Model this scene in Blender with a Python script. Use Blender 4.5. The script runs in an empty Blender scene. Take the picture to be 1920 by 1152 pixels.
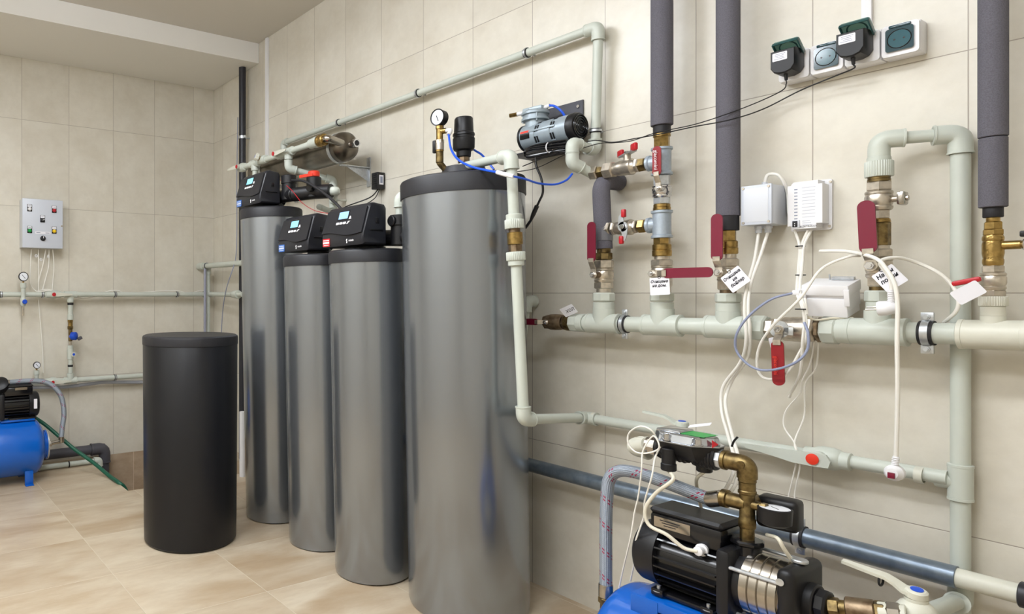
import bpy, bmesh, math, random
from mathutils import Vector, Matrix
random.seed(7)
V = Vector
PI = math.pi
sc = bpy.context.scene
COL = sc.collection

# ------------------------------------------------------------------ camera
FPX, CX, CY = 1259.0, 517.5, 550.0          # focal length and principal point for a 1920 px wide frame
CAM = V((4.882, -2.315, 1.19))
YAW = math.radians(59.35)
FWD = V((-math.sin(YAW), math.cos(YAW), 0)); RGT = V((math.cos(YAW), math.sin(YAW), 0))
cd = bpy.data.cameras.new('camera'); co = bpy.data.objects.new('camera', cd); COL.objects.link(co)
co.location = CAM; co.rotation_euler = (PI/2, 0, YAW)
cd.sensor_width = 36; cd.lens = FPX/1920*36
cd.shift_x = (960-CX)/1920; cd.shift_y = -(576-CY)/1920
cd.clip_start = 0.02
sc.camera = co

# ------------------------------------------------------------------ world, colour, room lights
w = bpy.data.worlds.new('world'); sc.world = w; w.use_nodes = True
w.node_tree.nodes['Background'].inputs[0].default_value = (0.9, 0.95, 1, 1)
w.node_tree.nodes['Background'].inputs[1].default_value = 0.3
sc.view_settings.view_transform = 'Standard'; sc.view_settings.look = 'None'
sc.view_settings.gamma = 1; sc.view_settings.use_curve_mapping = False
sc.view_settings.exposure = -0.3
CEIL = 2.955
LAMPS = [(2.35, -1.75), (4.15, -1.75), (2.35, -3.1), (4.15, -3.1)]
def area(name, loc, sx, sy, power, rot=(0, 0, 0), col=(0.93, 0.97, 1.0)):
    l = bpy.data.lights.new(name, 'AREA'); l.shape = 'RECTANGLE'; l.size = sx; l.size_y = sy
    l.energy = power; l.color = col
    o = bpy.data.objects.new(name, l); COL.objects.link(o); o.location = loc; o.rotation_euler = rot
    return o
for i, (lx, ly) in enumerate(LAMPS):
    area('lamp_light', (lx, ly, CEIL-0.192), 1.15, 0.22, 24 if lx < 3 else 18)

# ------------------------------------------------------------------ pixel -> point on a real plane
def ray(px, py): return FWD + RGT*((px-CX)/FPX) + V((0, 0, (CY-py)/FPX))
def W(px, py, d=0.0):                       # plane parallel to the right wall, d metres out
    q = ray(px, py); return CAM + q*((-d-CAM.y)/q.y)
def L(px, py, d=0.0):                       # plane parallel to the left wall
    q = ray(px, py); return CAM + q*((d-CAM.x)/q.x)
def H(px, py, z=0.0):
    q = ray(px, py); return CAM + q*((z-CAM.z)/q.z)
def depth(p): return (V(p)-CAM).dot(FWD)
def rv(p, w):                               # radius of a vertical cylinder that shows w px wide at p
    v = V(p)-CAM; Z = v.dot(FWD); X = v.dot(RGT)
    return w*Z*math.cos(math.atan2(X, Z))/(2*FPX)
def rh(p, h): return h*depth(p)/(2*FPX)

# ------------------------------------------------------------------ materials
MATS = {}
def srgb(c):
    if isinstance(c, str):
        c = tuple(int(c[i:i+2], 16)/255 for i in (0, 2, 4))
    return tuple((x/12.92 if x <= 0.04045 else ((x+0.055)/1.055)**2.4) for x in c)+(1,)
def mat(name, c, rough=0.5, metal=0.0, coat=0.0, spec=0.5, noise=0.0, nscale=40, bump=0.0, bscale=300, emit=None, es=0, trans=0, c2=None, ior=1.45, aniso=0, alpha=1):
    m = bpy.data.materials.new(name); m.use_nodes = True; nt = m.node_tree; b = nt.nodes['Principled BSDF']
    b.inputs['Base Color'].default_value = srgb(c); b.inputs['Roughness'].default_value = rough
    b.inputs['Metallic'].default_value = metal; b.inputs['Coat Weight'].default_value = coat
    b.inputs['Coat Roughness'].default_value = 0.08
    b.inputs['Specular IOR Level'].default_value = spec; b.inputs['IOR'].default_value = ior
    b.inputs['Transmission Weight'].default_value = trans
    if aniso: b.inputs['Anisotropic'].default_value = aniso
    if emit: b.inputs['Emission Color'].default_value = srgb(emit); b.inputs['Emission Strength'].default_value = es
    tc = nt.nodes.new('ShaderNodeTexCoord')
    if noise or c2:
        n = nt.nodes.new('ShaderNodeTexNoise'); n.inputs['Scale'].default_value = nscale; n.inputs['Detail'].default_value = 5
        nt.links.new(tc.outputs['Object'], n.inputs['Vector'])
        mx = nt.nodes.new('ShaderNodeMix'); mx.data_type = 'RGBA'
        a = srgb(c); k = srgb(c2) if c2 else tuple(x*(1-noise) for x in a[:3])+(1,)
        mx.inputs['A'].default_value = a; mx.inputs['B'].default_value = k
        r = nt.nodes.new('ShaderNodeMapRange'); r.inputs['From Min'].default_value = 0.4; r.inputs['From Max'].default_value = 0.65
        nt.links.new(n.outputs['Fac'], r.inputs['Value']); nt.links.new(r.outputs['Result'], mx.inputs['Factor'])
        nt.links.new(mx.outputs['Result'], b.inputs['Base Color'])
    if bump:
        n = nt.nodes.new('ShaderNodeTexNoise'); n.inputs['Scale'].default_value = bscale; n.inputs['Detail'].default_value = 3
        nt.links.new(tc.outputs['Object'], n.inputs['Vector'])
        bp = nt.nodes.new('ShaderNodeBump'); bp.inputs['Strength'].default_value = bump; bp.inputs['Distance'].default_value = 0.002
        nt.links.new(n.outputs['Fac'], bp.inputs['Height']); nt.links.new(bp.outputs['Normal'], b.inputs['Normal'])
    MATS[name] = m
    return m

def tile_mat(name, uax, vax, u0, v0, tw, thh, base, alt, grout, rough=0.35, stretch=(1, 1, 1), gw=0.0012, vein=None, contrast=1.0, vary=0.06):
    m = bpy.data.materials.new(name); m.use_nodes = True; nt = m.node_tree; N = nt.nodes.new; K = nt.links.new
    b = nt.nodes['Principled BSDF']; b.inputs['Roughness'].default_value = rough
    tc = N('ShaderNodeTexCoord'); sp = N('ShaderNodeSeparateXYZ'); K(tc.outputs['Object'], sp.inputs[0])
    def mth(op, a, bb=None, c=None):
        n = N('ShaderNodeMath'); n.operation = op
        for i, x in enumerate((a, bb, c)):
            if x is None: continue
            if isinstance(x, (int, float)): n.inputs[i].default_value = x
            else: K(x, n.inputs[i])
        return n.outputs[0]
    def axis(ax, o, s):
        q = mth('DIVIDE', mth('SUBTRACT', sp.outputs[ax], o), s)
        fl = mth('FLOOR', q); fr = mth('FRACT', q)
        e = mth('MULTIPLY', mth('MINIMUM', fr, mth('SUBTRACT', 1.0, fr)), s)
        return fl, e
    fu, eu = axis(uax, u0, tw); fv, ev = axis(vax, v0, thh)
    e = mth('MINIMUM', eu, ev)
    g = N('ShaderNodeMapRange'); g.interpolation_type = 'SMOOTHSTEP'
    g.inputs['From Min'].default_value = gw*0.6; g.inputs['From Max'].default_value = gw*1.5
    g.inputs['To Min'].default_value = 1; g.inputs['To Max'].default_value = 0; K(e, g.inputs['Value'])
    cell = N('ShaderNodeCombineXYZ'); K(fu, cell.inputs[0]); K(fv, cell.inputs[1])
    wn = N('ShaderNodeTexWhiteNoise'); wn.noise_dimensions = '3D'; K(cell.outputs[0], wn.inputs['Vector'])
    # per-tile offset of the stone pattern
    vm = N('ShaderNodeVectorMath'); vm.operation = 'MULTIPLY_ADD'
    K(wn.outputs['Color'], vm.inputs[0]); vm.inputs[1].default_value = (9, 9, 9); K(tc.outputs['Object'], vm.inputs[2])
    mp = N('ShaderNodeMapping'); mp.inputs['Scale'].default_value = stretch; K(vm.outputs[0], mp.inputs['Vector'])
    n1 = N('ShaderNodeTexNoise'); n1.inputs['Scale'].default_value = 5; n1.inputs['Detail'].default_value = 9; n1.inputs['Roughness'].default_value = 0.62; K(mp.outputs[0], n1.inputs['Vector'])
    n2 = N('ShaderNodeTexNoise'); n2.inputs['Scale'].default_value = 26; n2.inputs['Detail'].default_value = 8; n2.inputs['Roughness'].default_value = 0.7; K(mp.outputs[0], n2.inputs['Vector'])
    r1 = N('ShaderNodeMapRange'); r1.inputs['From Min'].default_value = 0.36; r1.inputs['From Max'].default_value = 0.66; K(n1.outputs['Fac'], r1.inputs['Value'])
    mx = N('ShaderNodeMix'); mx.data_type = 'RGBA'; mx.inputs['A'].default_value = srgb(base); mx.inputs['B'].default_value = srgb(alt)
    K(mth('MULTIPLY', r1.outputs['Result'], contrast), mx.inputs['Factor'])
    last = mx.outputs['Result']
    if vein:
        n3 = N('ShaderNodeTexNoise'); n3.inputs['Scale'].default_value = 2.3; n3.inputs['Detail'].default_value = 6; n3.inputs['Distortion'].default_value = 0.6; K(mp.outputs[0], n3.inputs['Vector'])
        r3 = N('ShaderNodeMapRange'); r3.inputs['From Min'].default_value = 0.5; r3.inputs['From Max'].default_value = 0.68; r3.inputs['To Max'].default_value = 0.75; K(n3.outputs['Fac'], r3.inputs['Value'])
        m3 = N('ShaderNodeMix'); m3.data_type = 'RGBA'; K(r3.outputs['Result'], m3.inputs['Factor']); K(last, m3.inputs['A']); m3.inputs['B'].default_value = srgb(vein); last = m3.outputs['Result']
    hv = N('ShaderNodeHueSaturation'); K(last, hv.inputs['Color'])
    vv = mth('ADD', mth('MULTIPLY', mth('SUBTRACT', wn.outputs['Value'], 0.5), vary), mth('ADD', 1.0, mth('MULTIPLY', mth('SUBTRACT', n2.outputs['Fac'], 0.5), 0.16)))
    K(vv, hv.inputs['Value'])
    mg = N('ShaderNodeMix'); mg.data_type = 'RGBA'; K(g.outputs['Result'], mg.inputs['Factor']); K(hv.outputs['Color'], mg.inputs['A']); mg.inputs['B'].default_value = srgb(grout)
    K(mg.outputs['Result'], b.inputs['Base Color'])
    bp = N('ShaderNodeBump'); bp.inputs['Strength'].default_value = 0.5; bp.inputs['Distance'].default_value = 0.001
    K(mth('SUBTRACT', mth('MULTIPLY', n2.outputs['Fac'], 0.12), g.outputs['Result']), bp.inputs['Height']); K(bp.outputs['Normal'], b.inputs['Normal'])
    return m

WT = dict(tw=0.3208, thh=0.6, base='d8d3c6', alt='cbc4b4', grout='a0968a', rough=0.33, stretch=(0.9, 0.9, 1.0), contrast=0.75, gw=0.0011)
M_wr = tile_mat('wall_tile_right', 0, 2, 0.157, -0.01, **WT)
M_wl = tile_mat('wall_tile_left', 1, 2, -0.1789, -0.01, **WT)
M_fl = tile_mat('floor_tile', 0, 1, 2.085-0.4775*8, -0.982-0.4775*8, 0.4775, 0.4775, 'b5a186', 'cbbda6', 'cfc2ac', rough=0.36, stretch=(1.6, 0.55, 1), gw=0.0016, vein='a68c6c', contrast=1.0, vary=0.05)
M_pit = tile_mat('pit_tile', 1, 2, -0.664, -0.6, 0.4775, 0.6, 'b8a48c', 'a08a72', 'd9c7ae', rough=0.5, stretch=(1, 1, 2))
M_ceil = mat('ceiling_paint', 'd4cfc6', 0.85)
M_beam = mat('beam_paint', 'e8e6e0', 0.8)
M_ppr = mat('ppr_plastic', 'c4c9bf', 0.38, noise=0.05, nscale=12)
M_ppr_w = mat('ppr_cream', 'd2d1c3', 0.4, noise=0.06, nscale=14)
M_white = mat('white_plastic', 'e9e8ea', 0.35)
M_whitec = mat('white_cable', 'ebe8e0', 0.42)
M_cream = mat('cream_cable', 'd8d2c0', 0.45)
M_box = mat('grey_white_box', 'd3d6dc', 0.4)
M_boxface = mat('box_face', 'c9ced8', 0.35)
M_brass = mat('brass', 'b0935a', 0.3, metal=1, noise=0.35, nscale=70)
M_brass_old = mat('aged_brass', '8b7850', 0.42, metal=1, c2='5f5036', nscale=60)
M_bronze = mat('bronze_body', '8c7a63', 0.42, metal=0.9, c2='6b5844', nscale=50)
M_nickel = mat('nickel', 'cdc4b6', 0.33, metal=0.88, noise=0.25, nscale=60)
M_chrome = mat('chrome', 'd2d2d4', 0.13, metal=1)
M_steel = mat('stainless_steel', 'b3ada4', 0.22, metal=1, noise=0.15, nscale=18)
M_zinc = mat('zinc_steel', 'ccd0d4', 0.36, metal=0.8, noise=0.15, nscale=90)
M_galv = mat('galvanised_fitting', 'a9b4bf', 0.42, metal=0.35, noise=0.08, nscale=120, bump=0.25)
M_galvpipe = mat('grey_blue_pipe', '7e8a96', 0.3, metal=0.55, c2='6a7785', nscale=30, coat=0.2)
M_foam = mat('pipe_foam', '69676f', 0.85, spec=0.25, noise=0.22, nscale=420, bump=0.8, bscale=500)
M_blackp = mat('black_plastic', '151518', 0.42)
M_blackg = mat('black_gloss', '121215', 0.22, coat=0.2)
M_rubber = mat('black_rubber', '222124', 0.6)
M_head = mat('head_plastic', '1f2026', 0.36)
M_brine = mat('brine_black', '101116', 0.36, spec=0.5)
M_lid = mat('lid_black', '232327', 0.45, bump=0.25, bscale=700)
M_jacket = mat('jacket_silver', '92979d', 0.24, metal=0.8, coat=0.35)
M_jacket.node_tree.nodes['Principled BSDF'].inputs['Coat Roughness'].default_value = 0.05
M_red = mat('red_plastic', 'b8202a', 0.35)
M_dred = mat('dark_red_grip', '76152f', 0.38)
M_redlv = mat('red_lever', '8c161f', 0.35)
M_orange = mat('orange_red', 'e23a24', 0.45)
M_blue = mat('blue_paint', '0a5cbc', 0.25, coat=0.3)
M_bluek = mat('blue_knob', '1f4fc4', 0.4)
M_bluet = mat('blue_tube', '2258d6', 0.3)
M_green = mat('green_hose', '1d5a45', 0.42)
M_paper = mat('paper', 'e9e8ee', 0.7)
M_ink = mat('ink', '1b1b24', 0.7)
M_inkg = mat('grey_ink', '8d93a5', 0.7)
M_dial = mat('dial_face', 'e8ebf2', 0.3, coat=0.5)
M_screen = mat('lcd_cyan', '8ad8ee', 0.3, emit='7fd4ee', es=0.55)
M_screenb = mat('lcd_blue', '8fbdf0', 0.3, emit='86b8f0', es=0.55)
M_teal = mat('teal_cover', '1f4049', 0.12, coat=0.6)
M_teall = mat('teal_translucent', '7fa9a0', 0.15, trans=0.45)
M_tealw = mat('teal_pale', '86b5a8', 0.2)
M_tealm = mat('teal_mid', '265560', 0.12, coat=0.6)
M_grey = mat('grey_cable', '8c93ad', 0.42)
M_comp = mat('compressor_grey', '9fabb3', 0.36, metal=0.25, noise=0.08)
M_plate = mat('dark_plate', '34343c', 0.5)
M_drain = mat('drain_grey', '4b4a50', 0.5)
M_darkpipe = mat('dark_drain_pipe', '29292f', 0.4)
M_yellow = mat('yellow_lens', 'f2c81c', 0.3)
M_greenl = mat('green_lens', '149a45', 0.3)
M_sticker_b = mat('blue_sticker', '3a6fc0', 0.4)
M_sticker_r = mat('red_sticker', 'cc2430', 0.4)
M_silver = mat('metallised_cover', 'b9bdc4', 0.12, metal=0.9)
M_labelg = mat('green_label', '2f9c4c', 0.35)
M_light = mat('lamp_diffuser', 'ffffff', 0.5, emit='eef4ff', es=17)

def hose_mat(name, base, dark, dash):
    m = bpy.data.materials.new(name); m.use_nodes = True; nt = m.node_tree; N = nt.nodes.new; K = nt.links.new
    b = nt.nodes['Principled BSDF']; b.inputs['Roughness'].default_value = 0.38; b.inputs['Metallic'].default_value = 0.35
    uv = N('ShaderNodeUVMap'); sp = N('ShaderNodeSeparateXYZ'); K(uv.outputs[0], sp.inputs[0])
    def mth(op, a, bb=None):
        n = N('ShaderNodeMath'); n.operation = op
        for i, x in enumerate((a, bb)):
            if x is None: continue
            if isinstance(x, (int, float)): n.inputs[i].default_value = x
            else: K(x, n.inputs[i])
        return n.outputs[0]
    u, v = sp.outputs[0], sp.outputs[1]
    s1 = mth('SINE', mth('ADD', mth('MULTIPLY', v, 1500), mth('MULTIPLY', u, 2*PI*10)))
    s2 = mth('SINE', mth('SUBTRACT', mth('MULTIPLY', v, 1500), mth('MULTIPLY', u, 2*PI*10)))
    h = mth('MULTIPLY', s1, s2)
    r = N('ShaderNodeMapRange'); r.inputs['From Min'].default_value = -0.6; r.inputs['From Max'].default_value = 0.6; K(h, r.inputs['Value'])
    mx = N('ShaderNodeMix'); mx.data_type = 'RGBA'; mx.inputs['A'].default_value = srgb(dark); mx.inputs['B'].default_value = srgb(base); K(r.outputs['Result'], mx.inputs['Factor'])
    # pairs of dashes winding around the hose
    q = mth('FRACT', mth('ADD', mth('MULTIPLY', v, 13.5), mth('MULTIPLY', u, 1.0)))
    b1 = mth('LESS_THAN', mth('ABSOLUTE', mth('SUBTRACT', q, 0.30)), 0.028)
    b2 = mth('LESS_THAN', mth('ABSOLUTE', mth('SUBTRACT', q, 0.42)), 0.028)
    dsh = mth('GREATER_THAN', mth('FRACT', mth('MULTIPLY', u, 8)), 0.5)
    k = mth('MULTIPLY', mth('MAXIMUM', b1, b2), dsh)
    m2 = N('ShaderNodeMix'); m2.data_type = 'RGBA'; K(k, m2.inputs['Factor']); K(mx.outputs['Result'], m2.inputs['A']); m2.inputs['B'].default_value = srgb(dash)
    K(m2.outputs['Result'], b.inputs['Base Color'])
    bp = N('ShaderNodeBump'); bp.inputs['Strength'].default_value = 0.6; bp.inputs['Distance'].default_value = 0.001; K(h, bp.inputs['Height']); K(bp.outputs['Normal'], b.inputs['Normal'])
    return m
M_hose = hose_mat('braided_hose', 'aab2bd', '7d8794', '9c1f45')

# ------------------------------------------------------------------ mesh builder
XA, YA, ZA = V((1, 0, 0)), V((0, 1, 0)), V((0, 0, 1))
OUT = V((0, -1, 0))                          # out of the right wall
def perp(a):
    a = a.normalized(); h = ZA if abs(a.z) < 0.9 else XA
    x = h.cross(a).normalized(); return x, a.cross(x).normalized()
class B:
    def __init__(s): s.bm = bmesh.new(); s.uv = None
    def faces_grid(s, rings, closed=True, cap0=True, cap1=True):
        bm = s.bm; n = len(rings[0])
        for a, b in zip(rings[:-1], rings[1:]):
            for i in range(n if closed else n-1):
                j = (i+1) % n
                try: bm.faces.new((a[i], a[j], b[j], b[i]))
                except ValueError: pass
        if cap0: bm.faces.new(list(reversed(rings[0])))
        if cap1: bm.faces.new(rings[-1])
    def lathe(s, o, axis, prof, seg=24, rib=0, ribd=0.04, phase=0, cap=True, xd=None):
        o = V(o); a = V(axis).normalized()
        if xd: x = V(xd).normalized(); y = a.cross(x).normalized()
        else: x, y = perp(a)
        if rib: seg = rib*2
        rings = []
        for (t, r) in prof:
            ring = []
            for i in range(seg):
                an = 2*PI*i/seg+phase; rr = max(r, 1e-5)*((1-ribd*(i % 2)) if rib else 1)
                ring.append(s.bm.verts.new(o+a*t+x*(math.cos(an)*rr)+y*(math.sin(an)*rr)))
            rings.append(ring)
        s.faces_grid(rings, cap0=cap, cap1=cap); return s
    def cyl(s, p0, p1, r, seg=20, bev=0.0, r1=None):
        p0, p1 = V(p0), V(p1); d = p1-p0; l = d.length; r1 = r if r1 is None else r1
        if bev: pr = [(0, r-bev), (bev, r), (l-bev, r1), (l, r1-bev)]
        else: pr = [(0, r), (l, r1)]
        return s.lathe(p0, d, pr, seg)
    def hexn(s, p0, p1, r, n=6, phase=0.0, ch=0.12):
        p0, p1 = V(p0), V(p1); d = p1-p0; l = d.length; c = min(ch*r, l*0.3)
        return s.lathe(p0, d, [(0, r-c), (c, r), (l-c, r), (l, r-c)], n, phase=phase)
    def box(s, c, size, rot=None, bev=0.0, bseg=2):
        M = Matrix.Translation(V(c)) @ (rot.to_4x4() if rot else Matrix.Identity(4)) @ Matrix.Diagonal((*size, 1))
        r = bmesh.ops.create_cube(s.bm, size=1, matrix=M)
        if bev:
            ed = list({e for v in r['verts'] for e in v.link_edges})
            bmesh.ops.bevel(s.bm, geom=ed, offset=bev, segments=bseg, affect='EDGES', profile=0.5)
        return s
    def tube(s, pts, r, seg=12, uv=False, cap=True, rfun=None):
        pts = [V(p) for p in pts]; q = [pts[0]]
        for p in pts[1:]:
            if (p-q[-1]).length > 1e-5: q.append(p)
        pts = q; n = len(pts); rings = []; ln = 0; lens = []
        t0 = (pts[1]-pts[0]).normalized(); x, y = perp(t0)
        for i, p in enumerate(pts):
            t = (pts[min(i+1, n-1)]-pts[max(i-1, 0)]).normalized()
            x = (x-t*x.dot(t)).normalized(); y = t.cross(x)
            if i: ln += (p-pts[i-1]).length
            lens.append(ln); rr = rfun(ln) if rfun else r
            rings.append([s.bm.verts.new(p+x*math.cos(2*PI*k/seg)*rr+y*math.sin(2*PI*k/seg)*rr) for k in range(seg)])
        if uv and s.uv is None: s.uv = s.bm.loops.layers.uv.new('UVMap')
        for ri in range(n-1):
            a, b = rings[ri], rings[ri+1]
            for i in range(seg):
                j = (i+1) % seg
                f = s.bm.faces.new((a[i], a[j], b[j], b[i]))
                if uv:
                    for lp, (uu, vv) in zip(f.loops, ((i/seg, lens[ri]), ((i+1)/seg, lens[ri]), ((i+1)/seg, lens[ri+1]), (i/seg, lens[ri+1]))):
                        lp[s.uv].uv = (uu, vv)
        if cap: s.bm.faces.new(list(reversed(rings[0]))); s.bm.faces.new(rings[-1])
        return s
    def plate(s, outline, o, xd, yd, th):
        o, xd, yd = V(o), V(xd).normalized(), V(yd).normalized(); n = xd.cross(yd)
        a = [s.bm.verts.new(o+xd*u+yd*v) for u, v in outline]
        b = [s.bm.verts.new(o+xd*u+yd*v+n*th) for u, v in outline]
        s.faces_grid([a, b]); return s
    def sphere(s, c, r, scale=(1, 1, 1), seg=16):
        bmesh.ops.create_uvsphere(s.bm, u_segments=seg, v_segments=seg//2, radius=r, matrix=Matrix.Translation(V(c)) @ Matrix.Diagonal((*scale, 1)))
        return s
    def torus(s, c, axis, R, r, seg=24, ms=8):
        x, y = perp(V(axis)); a = V(axis).normalized(); c = V(c); rings = []
        for i in range(seg+1):
            an = 2*PI*i/seg; d = x*math.cos(an)+y*math.sin(an)
            rings.append([s.bm.verts.new(c+d*(R+r*math.cos(2*PI*k/ms))+a*r*math.sin(2*PI*k/ms)) for k in range(ms)])
        s.faces_grid(rings, cap0=False, cap1=False); bmesh.ops.remove_doubles(s.bm, verts=s.bm.verts, dist=1e-6); return s
    def make(s, name, m, parent=None, local=False, angle=35):
        bm = s.bm
        bmesh.ops.recalc_face_normals(bm, faces=bm.faces)
        if parent is not None and not local:
            bm.transform(WORLD[parent.name].inverted())
        me = bpy.data.meshes.new(name); 
        for f in bm.faces: f.smooth = True
        bm.to_mesh(me); bm.free()
        me.set_sharp_from_angle(angle=math.radians(angle))
        me.materials.append(m)
        o = bpy.data.objects.new(name, me); COL.objects.link(o)
        if parent is not None: o.parent = parent; WORLD[o.name] = WORLD[parent.name]
        else: WORLD[o.name] = Matrix.Identity(4)
        return o
WORLD = {}
def tag(o, label, cat, group=None, kind=None):
    if label: o['label'] = label
    if cat: o['category'] = cat
    if group: o['group'] = group
    if kind: o['kind'] = kind
    return o
def thing(name, label, cat, loc=(0, 0, 0), rot=None, group=None):
    o = bpy.data.objects.new(name, None); COL.objects.link(o); o.empty_display_size = 0.05
    M = Matrix.Translation(V(loc)) @ (rot.to_4x4() if rot else Matrix.Identity(4))
    o.matrix_world = M; o.location = V(loc)
    if rot: o.rotation_euler = rot.to_euler()
    WORLD[o.name] = M
    return tag(o, label, cat, group)
def copy_tree(o, parent=None):
    c = o.copy(); COL.objects.link(c)
    if parent is not None: c.parent = parent
    for ch in [x for x in bpy.data.objects if x.parent == o]: copy_tree(ch, c)
    return c
def struct(name, b, m):
    o = b.make(name, m); o['kind'] = 'structure'; return o
def fillet(pts, R, n=7):
    pts = [V(p) for p in pts]; out = [pts[0]]
    for i in range(1, len(pts)-1):
        a, p, c = pts[i-1], pts[i], pts[i+1]
        u, v = (a-p), (c-p); lu, lv = u.length, v.length; u.normalize(); v.normalize()
        ang = u.angle(v); 
        if ang > PI-0.02: out.append(p); continue
        r = R[i-1] if isinstance(R, (list, tuple)) else R
        k = min(r/math.tan(ang/2), lu*0.49, lv*0.49)
        s, e = p+u*k, p+v*k
        for j in range(n+1):
            t = j/n; out.append(s*(1-t)**2+p*2*t*(1-t)+e*t*t)
    out.append(pts[-1]); return out
def smooth(pts, n=8):
    pts = [V(p) for p in pts]; P = [pts[0]*2-pts[1]]+pts+[pts[-1]*2-pts[-2]]; out = []
    for i in range(1, len(P)-2):
        for j in range(n):
            t = j/n; a, b, c, d = P[i-1], P[i], P[i+1], P[i+2]
            out.append(0.5*((2*b)+(c-a)*t+(2*a-5*b+4*c-d)*t*t+(3*b-a-3*c+d)*t**3))
    out.append(pts[-1]); return out
def rrect(w, h, r, n=4, cx=0, cy=0):
    out = []
    for (sx, sy, a0) in ((1, -1, -PI/2), (1, 1, 0), (-1, 1, PI/2), (-1, -1, PI)):
        for i in range(n+1):
            a = a0+PI/2*i/n; out.append((cx+sx*(w/2-r)+r*math.cos(a), cy+sy*(h/2-r)+r*math.sin(a)))
    return out
def disc(r, n=20, cx=0, cy=0): return [(cx+r*math.cos(2*PI*i/n), cy+r*math.sin(2*PI*i/n)) for i in range(n)]
def text(s, size, o, xd, yd, m, parent, name='lettering', th=0.0002, center=True, shear=0, bold=0):
    c = bpy.data.curves.new('t', 'FONT'); c.body = s; c.size = size; c.extrude = th/2; c.shear = shear; c.offset = bold
    if center: c.align_x = 'CENTER'; c.align_y = 'CENTER'
    c.resolution_u = 3
    t = bpy.data.objects.new('t', c); me = bpy.data.meshes.new_from_object(t); bpy.data.objects.remove(t)
    xd, yd = V(xd).normalized(), V(yd).normalized(); n = xd.cross(yd)
    M = Matrix((xd, yd, n)).transposed().to_4x4(); M.translation = V(o)+n*th/2
    if parent is not None: M = WORLD[parent.name].inverted() @ M
    me.transform(M); me.materials.clear(); me.materials.append(m); me.name = name
    ob = bpy.data.objects.new(name, me); COL.objects.link(ob)
    if parent is not None: ob.parent = parent; WORLD[ob.name] = WORLD[parent.name]
    return ob

# fittings
def elbow(b, c, d1, d2, r, leg=None, R=None, seg=20, lip=True):
    c = V(c); d1 = V(d1).normalized(); d2 = V(d2).normalized(); leg = leg or r*1.9; R = R or r*1.15
    p = fillet([c+d1*leg, c, c+d2*leg], R, 8); b.tube(p, r, seg)
    if lip:
        for d in (d1, d2): b.lathe(c+d*(leg-r*0.22), d, [(0, r), (0.001, r*1.06), (r*0.2, r*1.06), (r*0.22, r*0.9)], seg)
    return b
def tee(b, c, ax, br, r, L1, L2, rb=None, seg=24, lip=True):
    c = V(c); ax = V(ax).normalized(); br = V(br).normalized(); rb = rb or r
    b.lathe(c-ax*L1, ax, [(0, r*0.9), (r*0.06, r*1.03), (r*0.3, r*1.03), (r*0.32, r), (2*L1-r*0.32, r), (2*L1-r*0.3, r*1.03), (2*L1-r*0.06, r*1.03), (2*L1, r*0.9)], seg)
    b.lathe(c, br, [(0, rb*0.98), (L2-0.001, rb*0.98), (L2, rb*0.92)], seg)
    return b
def clampring(name, label, c, axis, r, wall_dir, reach, width=0.016, ears=None, group=None, small=False):
    """rubber lined pipe clamp: band, rubber lining, two ears with screws, a stud to the wall"""
    t = thing(name, label, 'pipe clamp', c, group=group); c = V(c); a = V(axis).normalized()
    b = B(); b.lathe(c-a*width*0.62, a, [(0, r+0.0004), (0, r+0.0035), (width*1.24, r+0.0035), (width*1.24, r+0.0004)], 28, cap=False)
    b.make('rubber_lining', M_rubber, t)
    b = B(); b.lathe(c-a*width*0.33, a, [(0, r+0.003), (0, r+0.0055), (width*0.66, r+0.0055), (width*0.66, r+0.003)], 28, cap=False)
    b.make('band', M_zinc, t)
    if ears:
        e = V(ears).normalized(); n = a.cross(e).normalized()
        for s in (1, -1):
            b = B(); p = c+e*s*(r+0.013)
            R = Matrix((a, e, n)).transposed(); b.box(p, (width*1.1, 0.022, 0.006), R, 0.001); b.make('ear', M_zinc, t)
            b = B(); b.cyl(p-n*0.012, p+n*0.012, 0.004, 10); b.cyl(p+n*0.004, p+n*0.008, 0.0065, 12); b.cyl(p-n*0.004, p-n*0.008, 0.0065, 12); b.make('screw', M_zinc, t)
    b = B(); wd = V(wall_dir).normalized(); b.cyl(c+wd*(r+0.004), c+wd*(reach-0.0006), 0.0045, 10); b.cyl(c+wd*(r+0.004), c+wd*(r+0.012), 0.008, 6); b.make('stud', M_zinc, t)
    return t
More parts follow.
